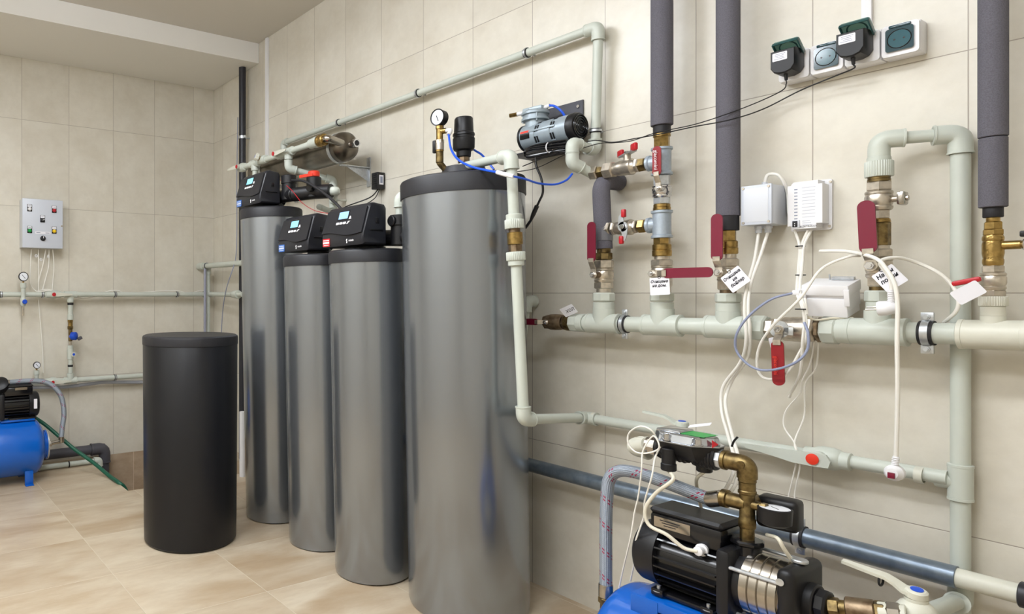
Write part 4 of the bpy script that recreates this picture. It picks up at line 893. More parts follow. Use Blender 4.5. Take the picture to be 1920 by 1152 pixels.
# ================================================================== PUMP SET (right)
PD = 0.53
AZ = 0.505
def pump(px0, y0, label, flip=1):
    pass
tk = thing('pressure_tank', 'blue horizontal pressure tank under the pump, cut off at the bottom edge', 'tank', (3.98, -PD, 0), group='blue pressure tanks')
def tank_blue(t, cx, cy, axis, half, r, zc, foot_s):
    a = V(axis); b = B(); c = V((cx, cy, zc))
    pr = []
    for i in range(9):
        an = PI/2*i/8; pr.append((-half-0.075*math.cos(an)+0.0, max(r*math.sin(an), 0.001)))
    pr += [(half+0.075*math.sin(PI/2*i/8), max(r*math.cos(PI/2*i/8), 0.001)) for i in range(9)]
    b.lathe(c, a, pr, 48); b.make('shell', M_blue, t)
    for s in foot_s:
        sd = a.cross(ZA)
        b = B(); p = c+a*s; 
        for q in (1, -1):
            rot = Matrix((a, sd, ZA)).transposed()
            b.box(V((p.x, p.y, 0.045))+sd*q*0.12, (0.05, 0.012, 0.088), rot, 0.002); b.box(V((p.x, p.y, 0.003))+sd*q*0.13, (0.05, 0.05, 0.004), rot, 0.001)
        b.box(V((p.x, p.y, 0.07)), (0.05, 0.24, 0.01), Matrix((a, sd, ZA)).transposed(), 0.002)
        b.make('foot', M_blue, t)
    return c
tank_blue(tk, 3.985, -PD, XA, 0.185, 0.178, 0.215, (-0.14, 0.14))
b = B(); b.lathe((3.985-0.255, -PD, 0.215), -XA, [(0, 0.075), (0.012, 0.075), (0.013, 0.068), (0.022, 0.066), (0.024, 0.03), (0.045, 0.03)], 28); b.make('end_flange', M_zinc, tk)
def motor(t, o, ax, flip=1):
    """multistage pump: o = motor start (fan cover end) on the axis, ax = direction of the shaft"""
    a = V(ax); sd = a.cross(ZA)*flip; R = Matrix((a, sd*flip, ZA)).transposed(); o = V(o); r = 0.078
    b = B(); b.lathe(o, a, [(0, r*0.86), (0.006, r*0.97), (0.014, r*1.03), (0.062, r*1.06), (0.064, r*0.9)], 40); b.make('fan_cover', M_blackp, t)
    b = B(); b.cyl(o+a*0.055, o+a*0.212, r*0.84, 32)
    for k in range(22):
        an = 2*PI*k/22+0.14; d = sd*math.cos(an)+ZA*math.sin(an)
        if math.sin(an) > 0.8: continue
        Rk = Matrix((a, d, a.cross(d))).transposed(); b.box(o+a*0.136+d*r*0.93, (0.15, r*0.2, 0.004), Rk)
    b.make('finned_motor', M_blackg, t)
    b = B(); b.box(o+a*0.226, (0.032, 0.162, 0.162), R, 0.012); b.cyl(o+a*0.23, o+a*0.258, 0.07, 28); b.make('bracket', M_blackp, t)
    # terminal box
    bc = o+a*0.125+ZA*0.088
    b = B(); b.box(bc, (0.172, 0.1, 0.052), R, 0.006); tb_ = b.make('terminal_box', M_blackg, t)
    b = B(); b.box(bc+ZA*0.033, (0.176, 0.104, 0.018), R, 0.007, 1); b.make('terminal_lid', M_blackp, tb_)
    return R, sd
mo = V((3.832, -PD, AZ))
pm = thing('pump', 'black multistage pump with steel barrel on the blue tank at lower right', 'pump', (mo.x+0.18, -PD, AZ-0.09), group='pumps')
R_, sd = motor(pm, mo, XA)
bc = mo+XA*0.125+ZA*0.088
b = B(); b.plate(rrect(0.09, 0.026, 0.002), bc+OUT*0.0505+ZA*0.006-XA*0.03, XA, ZA, 0.0006); lb = b.make('rating_plate', M_steel, pm)
b = B(); [b.plate(rrect(0.05-0.01*k, 0.002, 0.0004), bc+OUT*0.0513+ZA*(0.012-0.006*k)-XA*0.035, XA, ZA, 0.0003) for k in range(3)]; b.make('plate_print', M_ink, lb)
gl = bc+OUT*0.05+XA*0.045-ZA*0.03
b = B(); b.lathe(gl, OUT, [(0, 0.014), (0.008, 0.015), (0.01, 0.011), (0.024, 0.011), (0.026, 0.007)], 14); b.make('cable_gland', M_white, pm)
SB0 = mo+XA*0.262
b = B(); pr = [(0, 0.066), (0.003, 0.069)]
for k in range(4): pr += [(0.006+0.0195*k, 0.0735), (0.0215+0.0195*k, 0.0735), (0.023+0.0195*k, 0.071)]
pr += [(0.086, 0.0735)]
b.lathe(SB0-XA*0.01, XA, pr, 48); b.make('steel_barrel', M_steel, pm)
for k in range(4):
    an = PI/4+PI/2*k+0.25; d = V((0, math.cos(an), math.sin(an)))*0.083
    b = B(); b.cyl(mo+XA*0.226+d, SB0+XA*0.09+d, 0.0045, 10); b.make('tie_rod', M_zinc, pm)
HB = SB0+XA*0.064
b = B(); b.box(HB+XA*0.025, (0.036, 0.155, 0.155), R_, 0.016, 3); b.cyl(HB+XA*0.04, HB+XA*0.06, 0.04, 24, 0.003); b.hexn(HB+XA*0.058, HB+XA*0.08, 0.034, 8); b.make('suction_head', M_blackp, pm)
b = B(); b.cyl(HB+XA*0.025+ZA*0.078, HB+XA*0.025+ZA*0.086, 0.016, 20, 0.002); b.make('plug', M_zinc, pm)
for dx, dz in ((-0.05, 0.06),):
    b = B(); b.cyl(HB+XA*0.02+V((0, -0.0825, 0.05)), HB+XA*0.02+V((0, -0.0835, 0.05)), 0.008, 14); b.make('bolt_head', M_zinc, pm)
b = B(); b.box(mo+XA*0.13-ZA*0.083, (0.15, 0.13, 0.01), None, 0.002); 
for sx in (0.07, 0.19):
    for sy in (-0.06, 0.06): b.box(mo+XA*sx+YA*sy-ZA*0.08, (0.03, 0.03, 0.018), None, 0.003)
b.make('foot_plate', M_blackg, pm)
OP = mo+XA*0.262; OP = V((W(1401, 1000, PD).x, -PD, AZ))
b = B(); b.cyl(OP+ZA*0.05, OP+ZA*0.094, 0.03, 24, 0.003); b.hexn(OP+ZA*0.085, OP+ZA*0.098, 0.036, 8); b.make('outlet_collar', M_blackg, pm)
BRX = mo.x-0.03
br = thing('pump_bracket', 'blue pressed steel saddle holding the pump on the blue tank', 'bracket', (mo.x+0.2, -PD, 0.39))
b = B(); b.box((BRX+0.195, -PD, 0.4075), (0.30, 0.19, 0.008), None, 0.002); b.box((BRX+0.08, -PD-0.0945, 0.3865), (0.07, 0.005, 0.045), None, 0.001); b.box((BRX+0.33, -PD-0.0945, 0.3865), (0.03, 0.005, 0.045), None, 0.001); b.box((BRX+0.195, -PD-0.093, 0.398), (0.29, 0.005, 0.026), None, 0.001); b.box((BRX+0.195, -PD+0.093, 0.39), (0.29, 0.005, 0.035), None, 0.001); b.make('saddle', M_blue, br)
for sx in (0.07, 0.19):
    for sy in (-0.065, 0.065):
        b = B(); b.hexn((mo.x+sx, -PD+sy, 0.424), (mo.x+sx, -PD+sy, 0.433), 0.0085); b.cyl((mo.x+sx, -PD+sy, 0.432), (mo.x+sx, -PD+sy, 0.441), 0.0042, 10); b.lathe((mo.x+sx, -PD+sy, 0.4265), ZA, [(0, 0.013), (0.0015, 0.013)], 18); b.make('bolt', M_zinc, br)
# brass riser and five-way piece
bt = thing('brass_riser', 'aged brass five-way riser standing on the pump outlet', 'pipe fitting', OP+ZA*0.1)
zt = W(1401, 872, PD).z
def bz(y): return V((OP.x, OP.y, W(1401, y, PD).z))
rb = rv(OP+ZA*0.2, 32)
b = B(); b.cyl(OP+ZA*0.094, bz(985), rb*0.9, 24); b.make('nipple', M_brass_old, bt)
b = B(); b.lathe(bz(990), ZA, [(0, rb), (0.003, rb*1.08), (0.02, rb*1.08), (0.024, rb*0.95), (bz(915).z-bz(990).z, rb*0.95)], 26)
xh = bz(945); b.lathe(xh, -XA, [(0, 0.018), (0.04, 0.018), (0.042, 0.022), (0.055, 0.022)], 22); b.lathe(xh, XA, [(0, 0.011), (0.032, 0.011)], 16); b.hexn(xh+XA*0.03, xh+XA*0.042, 0.012); b.lathe(xh, YA, [(0, 0.013), (0.05, 0.012)], 16); b.make('five_way_body', M_brass_old, bt)
b = B(); b.lathe(bz(927), ZA, [(0, rb), (0.002, rb*1.13), (0.008, rb*1.13), (0.01, rb*1.04), (bz(897).z-bz(927).z-0.01, rb*1.04), (bz(897).z-bz(927).z-0.008, rb*1.13), (bz(897).z-bz(927).z, rb*1.1)], 26); b.make('socket', M_brass_old, bt)
b = B(); ec = bz(871); b.tube(fillet([bz(897), ec, ec-XA*0.05], 0.03, 9), 0.021, 22); b.lathe(ec-XA*0.052, XA, [(0, 0.024), (0.008, 0.024), (0.009, 0.021)], 22); b.cyl(ec+OUT*0.017-XA*0.005, ec+OUT*0.0225-XA*0.005, 0.009, 14); b.make('elbow', M_brass_old, bt)
# gauge, pressure switch
g = thing('pressure_gauge', 'black pressure gauge lying face up beside the brass riser', 'gauge', W(1452, 970, PD-0.01), group='pressure gauges')
gc = W(1453, 968, PD)
b = B(); b.lathe(gc-ZA*0.022, ZA, [(0, 0.022), (0.006, 0.032), (0.024, 0.033), (0.04, 0.034), (0.042, 0.031), (0.039, 0.030), (0.039, 0.001)], 32); b.cyl(xh+XA*0.04, gc-ZA*0.008, 0.007, 12); b.make('case', M_blackp, g)
b = B(); b.lathe(gc+ZA*0.0172, ZA, [(0, 0.0295), (0.0008, 0.0295)], 28); b.make('dial', M_dial, g)
b = B(); b.box(gc+ZA*0.0184, (0.022, 0.0015, 0.0006), Matrix.Rotation(-0.5, 3, 'Z')); b.make('pointer', M_ink, g)
s = thing('pressure_switch', 'black pressure switch box behind the gauge', 'switch', W(1470, 955, PD-0.09))
scn = W(1462, 962, PD-0.07)
b = B(); b.box(scn, (0.085, 0.055, 0.075), Matrix.Rotation(0.1, 3, 'Z'), 0.012, 3); b.make('cover', M_blackp, s)
b = B(); b.box(scn+V((-0.045, -0.01, 0.02)), (0.03, 0.03, 0.02), Matrix.Rotation(0.4, 3, 'Y'), 0.003); b.cyl(scn-XA*0.04, xh+YA*0.045, 0.007, 12); b.make('contact_plate', M_brass_old, s)
# hose
hz = thing('braided_hose', 'fat grey braided hose with red dashes arching left of the pump', 'hose', xh-XA*0.1, group='braided hoses')
hs = xh-XA*0.053
hp = [W(1330, 937, PD+.0), W(1290, 921, PD+.01), W(1240, 902, PD+.015), W(1190, 886, PD+.02), W(1160, 884, PD+.02), W(1143, 898, PD+.02), W(1138, 930, PD+.02), W(1136, 990, PD+.02), W(1136, 1050, PD+.02), W(1136, 1098, PD+.02)]
b = B(); b.tube(smooth(hp, 8), 0.0165, 20, uv=True); b.make('hose_body', M_hose, hz)
e0 = V(hp[0]); dd = (hs-e0).normalized()
b = B(); b.lathe(e0-dd*0.004, dd, [(0, 0.0185), (0.003, 0.0195), (0.035, 0.0195), (0.037, 0.017)], 20); b.hexn(e0+dd*0.030, hs, 0.0185, 8); b.make('ferrule', M_steel, hz)
e1_ = V(hp[-1]); b = B(); b.lathe(e1_+ZA*0.004, -ZA, [(0, 0.0182), (0.003, 0.019), (0.036, 0.019), (0.038, 0.016)], 20); b.make('ferrule', M_steel, hz)
b = B(); b.hexn(e1_-ZA*0.034, e1_-ZA*0.052, 0.02); b.cyl(e1_-ZA*0.05, e1_-ZA*0.095, 0.015, 18); b.tube(fillet([e1_-ZA*0.09, V((e1_.x, -PD, 0.215)), V((3.985-0.298, -PD, 0.215))], 0.03, 6), 0.014, 14); b.make('hose_elbow', M_brass_old, hz)
# controller
pc = thing('pump_controller', 'oval black flow controller with a shiny silver lid and green label', 'controller', W(1300, 850, PD), group=None)
c0 = W(1236, 833, PD); c1 = ec-XA*0.055; c1 = V((c1.x, c1.y, c1.z)); 
cm = V(((c0.x+c1.x)/2, -PD, c1.z+0.010)); ln = c1.x-c0.x
b = B(); lw = ln*0.98
def oct_(l, w_, n=0.24): k = w_*n; return [(-l/2, -w_/2+k), (-l/2+k, -w_/2), (l/2-k*1.6, -w_/2), (l/2, -w_/2+k*1.6), (l/2, w_/2-k*1.6), (l/2-k*1.6, w_/2), (-l/2+k, w_/2), (-l/2, w_/2-k)]
rings = []
for z_, l_, w_ in ((-0.022, lw*0.8, 0.07), (-0.01, lw*0.92, 0.09), (0.018, lw, 0.112)):
    rings.append([b.bm.verts.new(cm+XA*u+YA*v_+ZA*z_) for u, v_ in oct_(l_, w_)])
b.faces_grid(rings); b.make('base', M_blackp, pc)
b = B(); b.plate(oct_(lw*1.02, 0.117), cm+ZA*0.0182, XA, YA, 0.003); b.make('rim', M_silver, pc)
b = B(); rings = []
for z_, l_, w_ in ((0.0214, lw*0.94, 0.1), (0.038, lw*0.9, 0.088), (0.041, lw*0.86, 0.08)):
    rings.append([b.bm.verts.new(cm+XA*u-XA*0.004+YA*v_+ZA*z_) for u, v_ in oct_(l_, w_)])
b.faces_grid(rings); lid = b.make('silver_lid', M_silver, pc, angle=20)
b = B(); b.box(cm+ZA*0.043-XA*lw*0.24, (lw*0.4, 0.066, 0.008), None, 0.003); b.make('lid_hump', M_silver, lid)
b = B(); b.plate([(-0.03, -0.028), (0.03, -0.032), (0.034, 0.028), (-0.03, 0.028)], cm+ZA*0.0414+XA*0.02, XA, YA, 0.0006); b.make('green_label', M_labelg, lid)
b = B(); b.plate([(0, -0.01), (0.014, 0.0), (0, 0.01)], cm+V((lw*0.45, -0.030, 0.029)), V((0.75, 0.65, 0)), ZA, 0.001); b.make('arrow_mark', M_red, lid)
for sx in (-0.2, 0.3):
    b = B(); q = cm+V((lw*sx, -0.048, 0.022)); b.cyl(q, q+ZA*0.018, 0.008, 14, 0.002); b.cyl(q, q+ZA*0.004, 0.011, 14, 0.001); b.make('lid_screw', M_chrome, lid)
b = B()
for k in range(7): b.torus(V((cm.x+lw*(0.15+0.045*k), -PD, c1.z)), XA, 0.027, 0.004, 20, 6)
b.cyl(V((cm.x+lw*0.1, -PD, c1.z)), V((c1.x-0.01, -PD, c1.z)), 0.029, 20); b.cyl(V((c0.x, -PD, c1.z)), V((cm.x, -PD, c1.z)), 0.026, 20)
for k in range(6): b.torus(V((c0.x+0.008+0.012*k, -PD, c1.z)), XA, 0.026, 0.003, 20, 6)
b.make('ribbed_body', M_blackp, pc)
for k, (px, dy) in enumerate(((1272, -0.045), (1305, 0.02))):
    q = V((W(px, 850, PD).x+0.01*k, -PD+dy, c1.z+0.0)); b = B(); b.cyl(q+ZA*0.012, q-ZA*0.028, 0.016, 18, 0.002); b.cyl(q-ZA*0.026, q-ZA*0.045, 0.018, 18, 0.002); b.make('cable_gland', M_blackp, pc)
    if k == 0: gq = q-ZA*0.045
    else: gq2 = q-ZA*0.045
b = B(); b.hexn(c1-XA*0.012, c1+XA*0.004, 0.024, 8); b.make('end_nut', M_zinc, pc)
b = B(); nn = V((c0.x, -PD, c1.z)); b.hexn(nn-XA*0.024, nn, 0.026, 8); b.cyl(nn-XA*0.03, nn-XA*0.022, 0.022, 20); b.make('chrome_nut', M_steel, pc)
b = B(); b.cyl(el, nn-XA*0.028, 0.0225, 20, 0.001); b.make('sleeve', M_ppr_w, vp)
# pump suction line
SL = HB+XA*0.08
sl = thing('suction_line', 'row of brass and nickel fittings leading right from the pump to a plastic pipe', 'pipe fitting', SL)
sdn = (W(1702, 1158, .50)-SL).normalized(); sln = (W(1702, 1158, .50)-SL).length
b = B(); b.hexn(SL-sdn*0.004, SL+sdn*0.018, 0.022); b.cyl(SL+sdn*0.015, SL+sdn*0.03, 0.018, 20); b.make('brass_nipple', M_brass_old, sl)
b = B(); b.lathe(SL+sdn*0.028, sdn, [(0, 0.024), (0.002, 0.0265), (0.046, 0.0265), (0.048, 0.024)], 24); b.make('brass_socket', M_bronze, sl)
b = B(); b.hexn(SL+sdn*0.074, SL+sdn*0.094, 0.026, 6); b.make('brass_nut', M_brass_old, sl)
b = B(); b.hexn(SL+sdn*0.094, SL+sdn*0.118, 0.027, 8); b.make('nickel_nut', M_steel, sl)
b = B(); b.cyl(SL+sdn*0.116, SL+sdn*sln, 0.019, 20, 0.002); b.cyl(SL+sdn*(sln-0.045), SL+sdn*sln, 0.024, 20, 0.002); b.make('pipe', M_ppr_w, sl)
v = thing('ball_valve', 'cream plastic valve at the lower right corner, blue cap and long lever', 'valve', W(1718, 1140, .5), group='pale plastic pipe valves')
vh = W(1718, 1122, .47)
b = B(); b.sphere(vh-ZA*0.036, 0.036); b.cyl(vh-ZA*0.03, vh, 0.019, 20); b.make('body', M_ppr_w, v)
h = ppr_lever(v, vh, V((0.1, -0.15, 1)), V((-1, 0.0, 0.05)), 0.125, M_ppr_w, M_bluek)
b = B(); b.torus(W(1652, 1088, .47), XA, 0.012, 0.0022, 16, 6); b.make('rubber_band', M_rubber, h)
b = B(); b.cyl(vh-ZA*0.036, q1, 0.0175, 18); b.make('pipe', M_ppr, pf)

# ================================================================== STERILISER + ITS PIPES
UD = 0.20; uz = 1.962; ux1 = W(656, 283, UD).x; ux0 = ux1-0.98
t = thing('uv_steriliser', 'polished stainless steel horizontal cylinder on wall brackets above the tanks', 'water steriliser', ((ux0+ux1)/2, -UD, uz))
b = B(); b.lathe((ux0, -UD, uz), XA, [(-0.03, 0.03), (-0.01, 0.065), (0.0, 0.078), (ux1-ux0-0.05, 0.078), (ux1-ux0-0.048, 0.0785), (ux1-ux0-0.046, 0.078), (ux1-ux0-0.02, 0.072), (ux1-ux0, 0.055), (ux1-ux0+0.012, 0.035), (ux1-ux0+0.016, 0.001)], 48); b.make('chamber', mat('dull_stainless', '7d756a', 0.3, metal=0.95, noise=0.3, nscale=14), t)
b = B(); b.cyl((ux1, -UD, uz), (ux1+0.035, -UD, uz), 0.02, 20, 0.002); b.cyl((ux1+0.03, -UD, uz), (ux1+0.06, -UD, uz), 0.024, 6); b.make('lamp_cap', M_chrome, t)
b = B(); b.lathe((ux1+0.061, -UD, uz), XA, [(0, 0.014), (0.001, 0.014)], 16); b.make('lamp_socket', M_rubber, t)
for x_ in (ux1-0.09, ux0+0.15):
    b = B(); b.box((x_, -0.004, uz-0.11), (0.03, 0.006, 0.16), None, 0.001); b.box((x_, -0.1, uz-0.088), (0.03, 0.19, 0.006), None, 0.001); b.plate([(0, 0), (0.15, 0), (0, -0.07)], (x_, -0.008, uz-0.09), OUT, ZA, 0.003); b.make('wall_bracket', M_zinc, t)
    b = B(); b.lathe((x_-0.012, -UD, uz), XA, [(0, 0.0782), (0, 0.081), (0.024, 0.081), (0.024, 0.0782)], 40, cap=False); b.make('strap', M_zinc, t)
# manifold in front of it (UM)
UM = 0.33; 
um = thing('valve_pipe', 'pale grey pipe with plastic valves running in front of the steel cylinder', 'pipe', W(540, 285, UM))
z0_ = 1.985
m0 = W(448, 312, UM); m0.z = z0_; m1 = W(604, 272, UM); m1.z = z0_
b = B(); b.cyl(m0, V((m1.x-0.02, m1.y, z0_)), 0.0165, 18); b.make('pipe', M_ppr, um)
for px in (478, 541):
    c = W(px, 300, UM); c.z = z0_; b = B(); tee(b, c, XA, -ZA, 0.0235, 0.045, 0.045); b.make('tee', M_ppr, um)
c = V((m1.x-0.06, -UM, z0_)); b = B(); b.lathe(c, XA, [(-0.05, 0.02), (-0.045, 0.0265), (-0.01, 0.0265), (0.0, 0.03), (0.03, 0.0295), (0.032, 0.024)], 24); b.make('union_sleeve', M_ppr, um)
b = B(); b.lathe(V((m1.x-0.03, -UM, z0_)), XA, [(0, 0.027), (0.004, 0.031), (0.018, 0.031), (0.02, 0.027), (0.036, 0.027), (0.038, 0.031), (0.052, 0.031), (0.056, 0.026)], 24); b.make('brass_union', M_brass, um)
q = V((m1.x+0.02, -UM, z0_)); b = B(); b.tube(fillet([q, q+XA*0.03, V((m1.x+0.055, -UD-0.03, uz+0.005))], 0.02, 6), 0.02, 18); b.make('steel_inlet', M_steel, um)
for i, (px, dot) in enumerate(((455, M_red), (527, M_red))):
    c = W(px, 300, UM); c.z = z0_
    v = thing('ball_valve', ['plastic valve with red cap and white lever poking out past the black drain pipe', 'plastic valve with red cap and white lever near the brass union'][i], 'valve', c, group='pale plastic pipe valves')
    b = B(); b.lathe(c, XA, [(-0.04, 0.0175), (-0.038, 0.0235), (-0.02, 0.024), (-0.008, 0.029), (0.01, 0.029), (0.022, 0.024), (0.038, 0.0235), (0.04, 0.0175)], 22); b.cyl(c, c+OUT*0.038, 0.017, 16); b.make('body', M_ppr, v)
    s_ = -1 if i == 0 else 1; xs = c.x
    b = B(); b.plate([(s_*-0.02, -0.012), (s_*0.01, -0.014), (s_*0.06, -0.010), (s_*0.12, -0.006), (s_*0.125, 0.004), (s_*0.06, 0.010), (s_*0.0, 0.014), (s_*-0.02, 0.010)][::s_], c+OUT*0.04, XA, ZA, 0.007); h = b.make('handle', M_ppr_w, v)
    b = B(); b.lathe(c+OUT*0.0472-XA*0.008*s_, OUT, [(0, 0.012), (0.004, 0.012), (0.005, 0.009)], 18); b.make('cap', dot, h)
c = W(494, 292, UM); c.z = z0_+0.004
v = thing('globe_valve', 'plastic valve with a white and blue round knob and brass collar', 'valve', c)
b = B(); b.lathe(c, XA, [(-0.036, 0.0175), (-0.034, 0.0235), (-0.015, 0.026), (0.015, 0.026), (0.034, 0.0235), (0.036, 0.0175)], 22); b.make('body', M_ppr, v)
b = B(); kd = V((-0.35, -0.85, 0.35)).normalized(); b.lathe(c+kd*0.02, kd, [(0, 0.012), (0.01, 0.012)], 16); b.make('brass_collar', M_brass, v)
b = B(); b.lathe(c+kd*0.028, kd, [(0, 0.018), (0.004, 0.024), (0.022, 0.024), (0.026, 0.019)], rib=10, ribd=0.08); kn = b.make('knob', M_ppr_w, v)
b = B(); b.lathe(c+kd*0.0545, kd, [(0, 0.010), (0.0015, 0.010)], 16); b.make('cap', M_bluek, kn)
# drops from it
c = W(478, 300, UM); c.z = z0_; b = B(); b.cyl(c-ZA*0.04, V((c.x, c.y, 1.845)), 0.0165, 16); b.make('pipe', M_ppr, um)
c2 = V((W(541, 300, UM).x, -UM, z0_)); d0 = V((c2.x, -UM, W(541, 316, UM).z)); wv = W(625, 338, .09)
b = B(); b.cyl(c2, d0, 0.0165, 18); b.cyl(d0, wv, 0.0165, 18); b.make('pipe', M_ppr, um)
b = B(); elbow(b, d0, ZA, wv-d0, 0.0235, 0.045); b.make('elbow', M_ppr, um)
b = B(); elbow(b, wv, d0-wv, -ZA, 0.0235, 0.045); b.make('elbow', M_ppr, um)
wv2 = V((wv.x, wv.y, W(628, 388, .09).z)); s1p = s1(0.42, 0.11, 0.055)
b = B(); b.cyl(wv, wv2-ZA*0.12, 0.0165, 18); b.make('pipe', M_ppr, um)
wt = V((wv.x, wv.y, s1p.z+0.02))
b = B(); tee(b, wt, ZA, (s1p-wt), 0.0235, 0.045, 0.05); b.cyl(wt, s1p, 0.0175, 18); elbow(b, s1p, wt-s1p, s1(0.3, 0.06, 0.055)-s1p, 0.0225, 0.03); b.make('tee', M_ppr, um)
wt2 = wt-ZA*0.07; b = B(); b.cyl(wt2, wt2+(s1(0.3, 0.05, 0.0)-wt2)*0.7, 0.0155, 16); b.make('pipe', M_ppr, um)
b = B(); b.lathe(wv-ZA*0.11, ZA, [(-0.006, 0.0168), (-0.006, 0.0205), (0.006, 0.0205), (0.006, 0.0168)], 20, cap=False); b.cyl(wv-ZA*0.11+YA*0.018, V((wv.x, -0.0006, wv.z-0.11)), 0.006, 10)
tag(b.make('pipe_clip', M_ppr_w), 'pale plastic clip on the short drop below the steel cylinder', 'pipe clip', 'pale plastic pipe clips')
# outlet of the red-sticker tank head
o_ = s3(0.16, 0.02, 0.13); tp = thing('tank_outlet_pipe', 'short pale pipe rising from the red-sticker control head and turning behind the widest tank', 'pipe', o_)
e_ = V((o_.x, o_.y, W(716, 377, .45).z)); f_ = e_+V((0.05, 0.3, 0.0))
b = B(); b.cyl(o_-ZA*0.01, e_, 0.0175, 18); b.cyl(e_, f_, 0.0175, 18); b.make('pipe', M_ppr, tp)
b = B(); elbow(b, e_, -ZA, f_-e_, 0.0235, 0.045); b.make('elbow', M_ppr, tp)
# small transformer on wall
c = W(709, 340, .03); t = thing('transformer', 'small black ribbed transformer hanging on the wall above the red-sticker head', 'transformer', c)
b = B(); b.box(c, (0.052, 0.05, 0.088), None, 0.003)
for k in range(6): b.box(c+V((0, -0.026, 0.03-0.011*k)), (0.034, 0.004, 0.003), None, 0.001)
b.make('case', M_blackp, t)
b = B(); b.box(c+V((0.0268, 0, 0.004)), (0.001, 0.028, 0.05)); lb = b.make('label_plate', M_paper, t)
b = B(); b.box(c+V((0.0275, 0, 0.004)), (0.0006, 0.016, 0.034)); b.make('label_print', M_inkg, lb)
cable('power_cable', 'black twin cable from the wall transformer down to the red-sticker head', 'cable', [c-ZA*0.044, c+V((-0.01, -0.05, -0.09)), c+V((-0.03, -0.2, -0.15)), s3(0.1, -0.06, 0.18)], 0.0032, M_blackp)
cable('power_cable', 'second thin black cable below the wall transformer', 'cable', [c-ZA*0.044+XA*0.012, c+V((0.012, -0.04, -0.1)), c+V((0.0, -0.15, -0.16))], 0.0024, M_blackp)
cable('black_hose', 'thick black hose arching from the highest control head to the red-sticker head', 'hose', [s1(0.15, -0.02, 0.155), W(546, 338, .48), W(570, 340, .48), W(600, 357, .48), W(625, 377, .5), W(640, 392, .5)], 0.0065, M_rubber, 10)
cable('signal_wire', 'thin red wire sagging between the highest head and the red-sticker head', 'cable', [s1(0.12, -0.03, 0.14), W(548, 358, .5), W(566, 380, .5), W(590, 395, .52), W(618, 401, .55)], 0.0016, M_red)

# ================================================================== GEAR ON TOP OF THE WIDEST TANK
ltz = 1.627
t = thing('air_vent', 'round black head with a tall black air vent on top of the widest tank', 'air vent', (3.02, -0.36, ltz))
hc_ = H(861, 312, ltz+0.03); hc_ = V((3.012, -0.36, ltz))
b = B(); b.lathe(hc_, ZA, [(0, 0.088), (0.004, 0.09), (0.03, 0.085), (0.05, 0.078), (0.053, 0.05)], 36); b.make('base', M_lid, t)
vz0 = hc_+V((0.0, 0, 0.05))
b = B(); b.cyl(vz0, vz0+ZA*0.04, 0.017, 18); b.hexn(vz0+ZA*0.018, vz0+ZA*0.042, 0.022, 8); b.make('brass_neck', M_bronze, t)
b = B(); b.lathe(vz0+ZA*0.04, ZA, [(0, 0.024), (0.003, 0.027), (0.022, 0.028), (0.028, 0.038), (0.036, 0.041), (0.072, 0.042), (0.075, 0.039), (0.082, 0.039), (0.084, 0.042), (0.092, 0.041), (0.096, 0.037), (0.148, 0.035), (0.154, 0.031), (0.156, 0.001)], 32); b.make('air_vent', M_blackp, t)
gp = hc_+V((-0.04, -0.088, 0.012))
g = thing('pressure_gauge', 'round gauge on a brass tee standing on top of the widest tank', 'gauge', gp, group='pressure gauges')
zt = lambda y: W(827, y, .47).z
gx, gy = gp.x, gp.y
def gpnt(y): return V((gx, gy, CAM.z-(y-CY)*depth(gp)/FPX))
b = B(); b.tube(fillet([hc_+V((-0.025, -0.06, 0.03)), V((gx, gy, gpnt(306).z)), gpnt(296)], 0.01, 5), 0.012, 14); b.cyl(gpnt(306), gpnt(284), 0.0145, 16, 0.002); b.make('brass_elbow', M_brass_old, g)
b = B(); b.hexn(gpnt(285), gpnt(262), 0.0155, 8); b.lathe(gpnt(263), ZA, [(0, 0.013), (gpnt(240).z-gpnt(263).z, 0.013)], 16); b.hexn(gpnt(243), gpnt(236), 0.0155, 8); b.lathe(gpnt(247), V((0.8, 0.3, 0)), [(0, 0.011), (0.026, 0.011)], 14); b.make('brass_tee', M_brass, g)
b = B(); b.hexn(gpnt(270), gpnt(262), 0.017, 6); b.cyl(gpnt(282), gpnt(266), 0.016, 16, 0.002); b.make('shutoff_body', M_nickel, g)
b = B(); b.box(gpnt(274)+V((-0.022, -0.005, 0)), (0.014, 0.014, 0.05), None, 0.004); b.make('shutoff_lever', M_blackp, g)
fd = (CAM-gpnt(220)); fd.z = 0; fd = (fd.normalized()+V((-0.55, -0.6, 0))).normalized(); gc = gpnt(221)
b = B(); b.cyl(gpnt(238), gc-ZA*0.02, 0.006, 12); b.lathe(gc-fd*0.02, fd, [(0, 0.026), (0.004, 0.03), (0.03, 0.03), (0.033, 0.033), (0.037, 0.032), (0.036, 0.029), (0.033, 0.028), (0.033, 0.001)], 32); b.make('case', M_blackp, g)
b = B(); b.lathe(gc+fd*0.0132, fd, [(0, 0.0278), (0.001, 0.0278)], 28); b.make('dial', M_dial, g)
gsd = ZA.cross(fd); b = B(); b.box(gc+fd*0.0148-ZA*0.004, (0.003, 0.001, 0.024), Matrix((gsd, fd, gsd.cross(fd))).transposed() @ Matrix.Rotation(0.4, 3, 'Y')); b.make('pointer', M_ink, g)
b = B(); wc = gpnt(247)+V((0.8, 0.3, 0)).normalized()*0.026; b.tube(fillet([wc, wc+V((0.02, 0.007, 0)), wc+V((0.024, -0.01, -0.022))], 0.01, 4), 0.008, 12); b.make('push_fitting', M_white, g)
w0 = wc+V((0.024, -0.01, -0.022))
bt1 = cable('air_tube', 'bright blue air tube drooping from the gauge tee to the white joiner', 'tube', [w0, W(846, 280, .47), W(860, 300, .49), W(885, 313, .50), W(915, 320, .50), W(932, 323, .50)], 0.0042, M_bluet, 10)
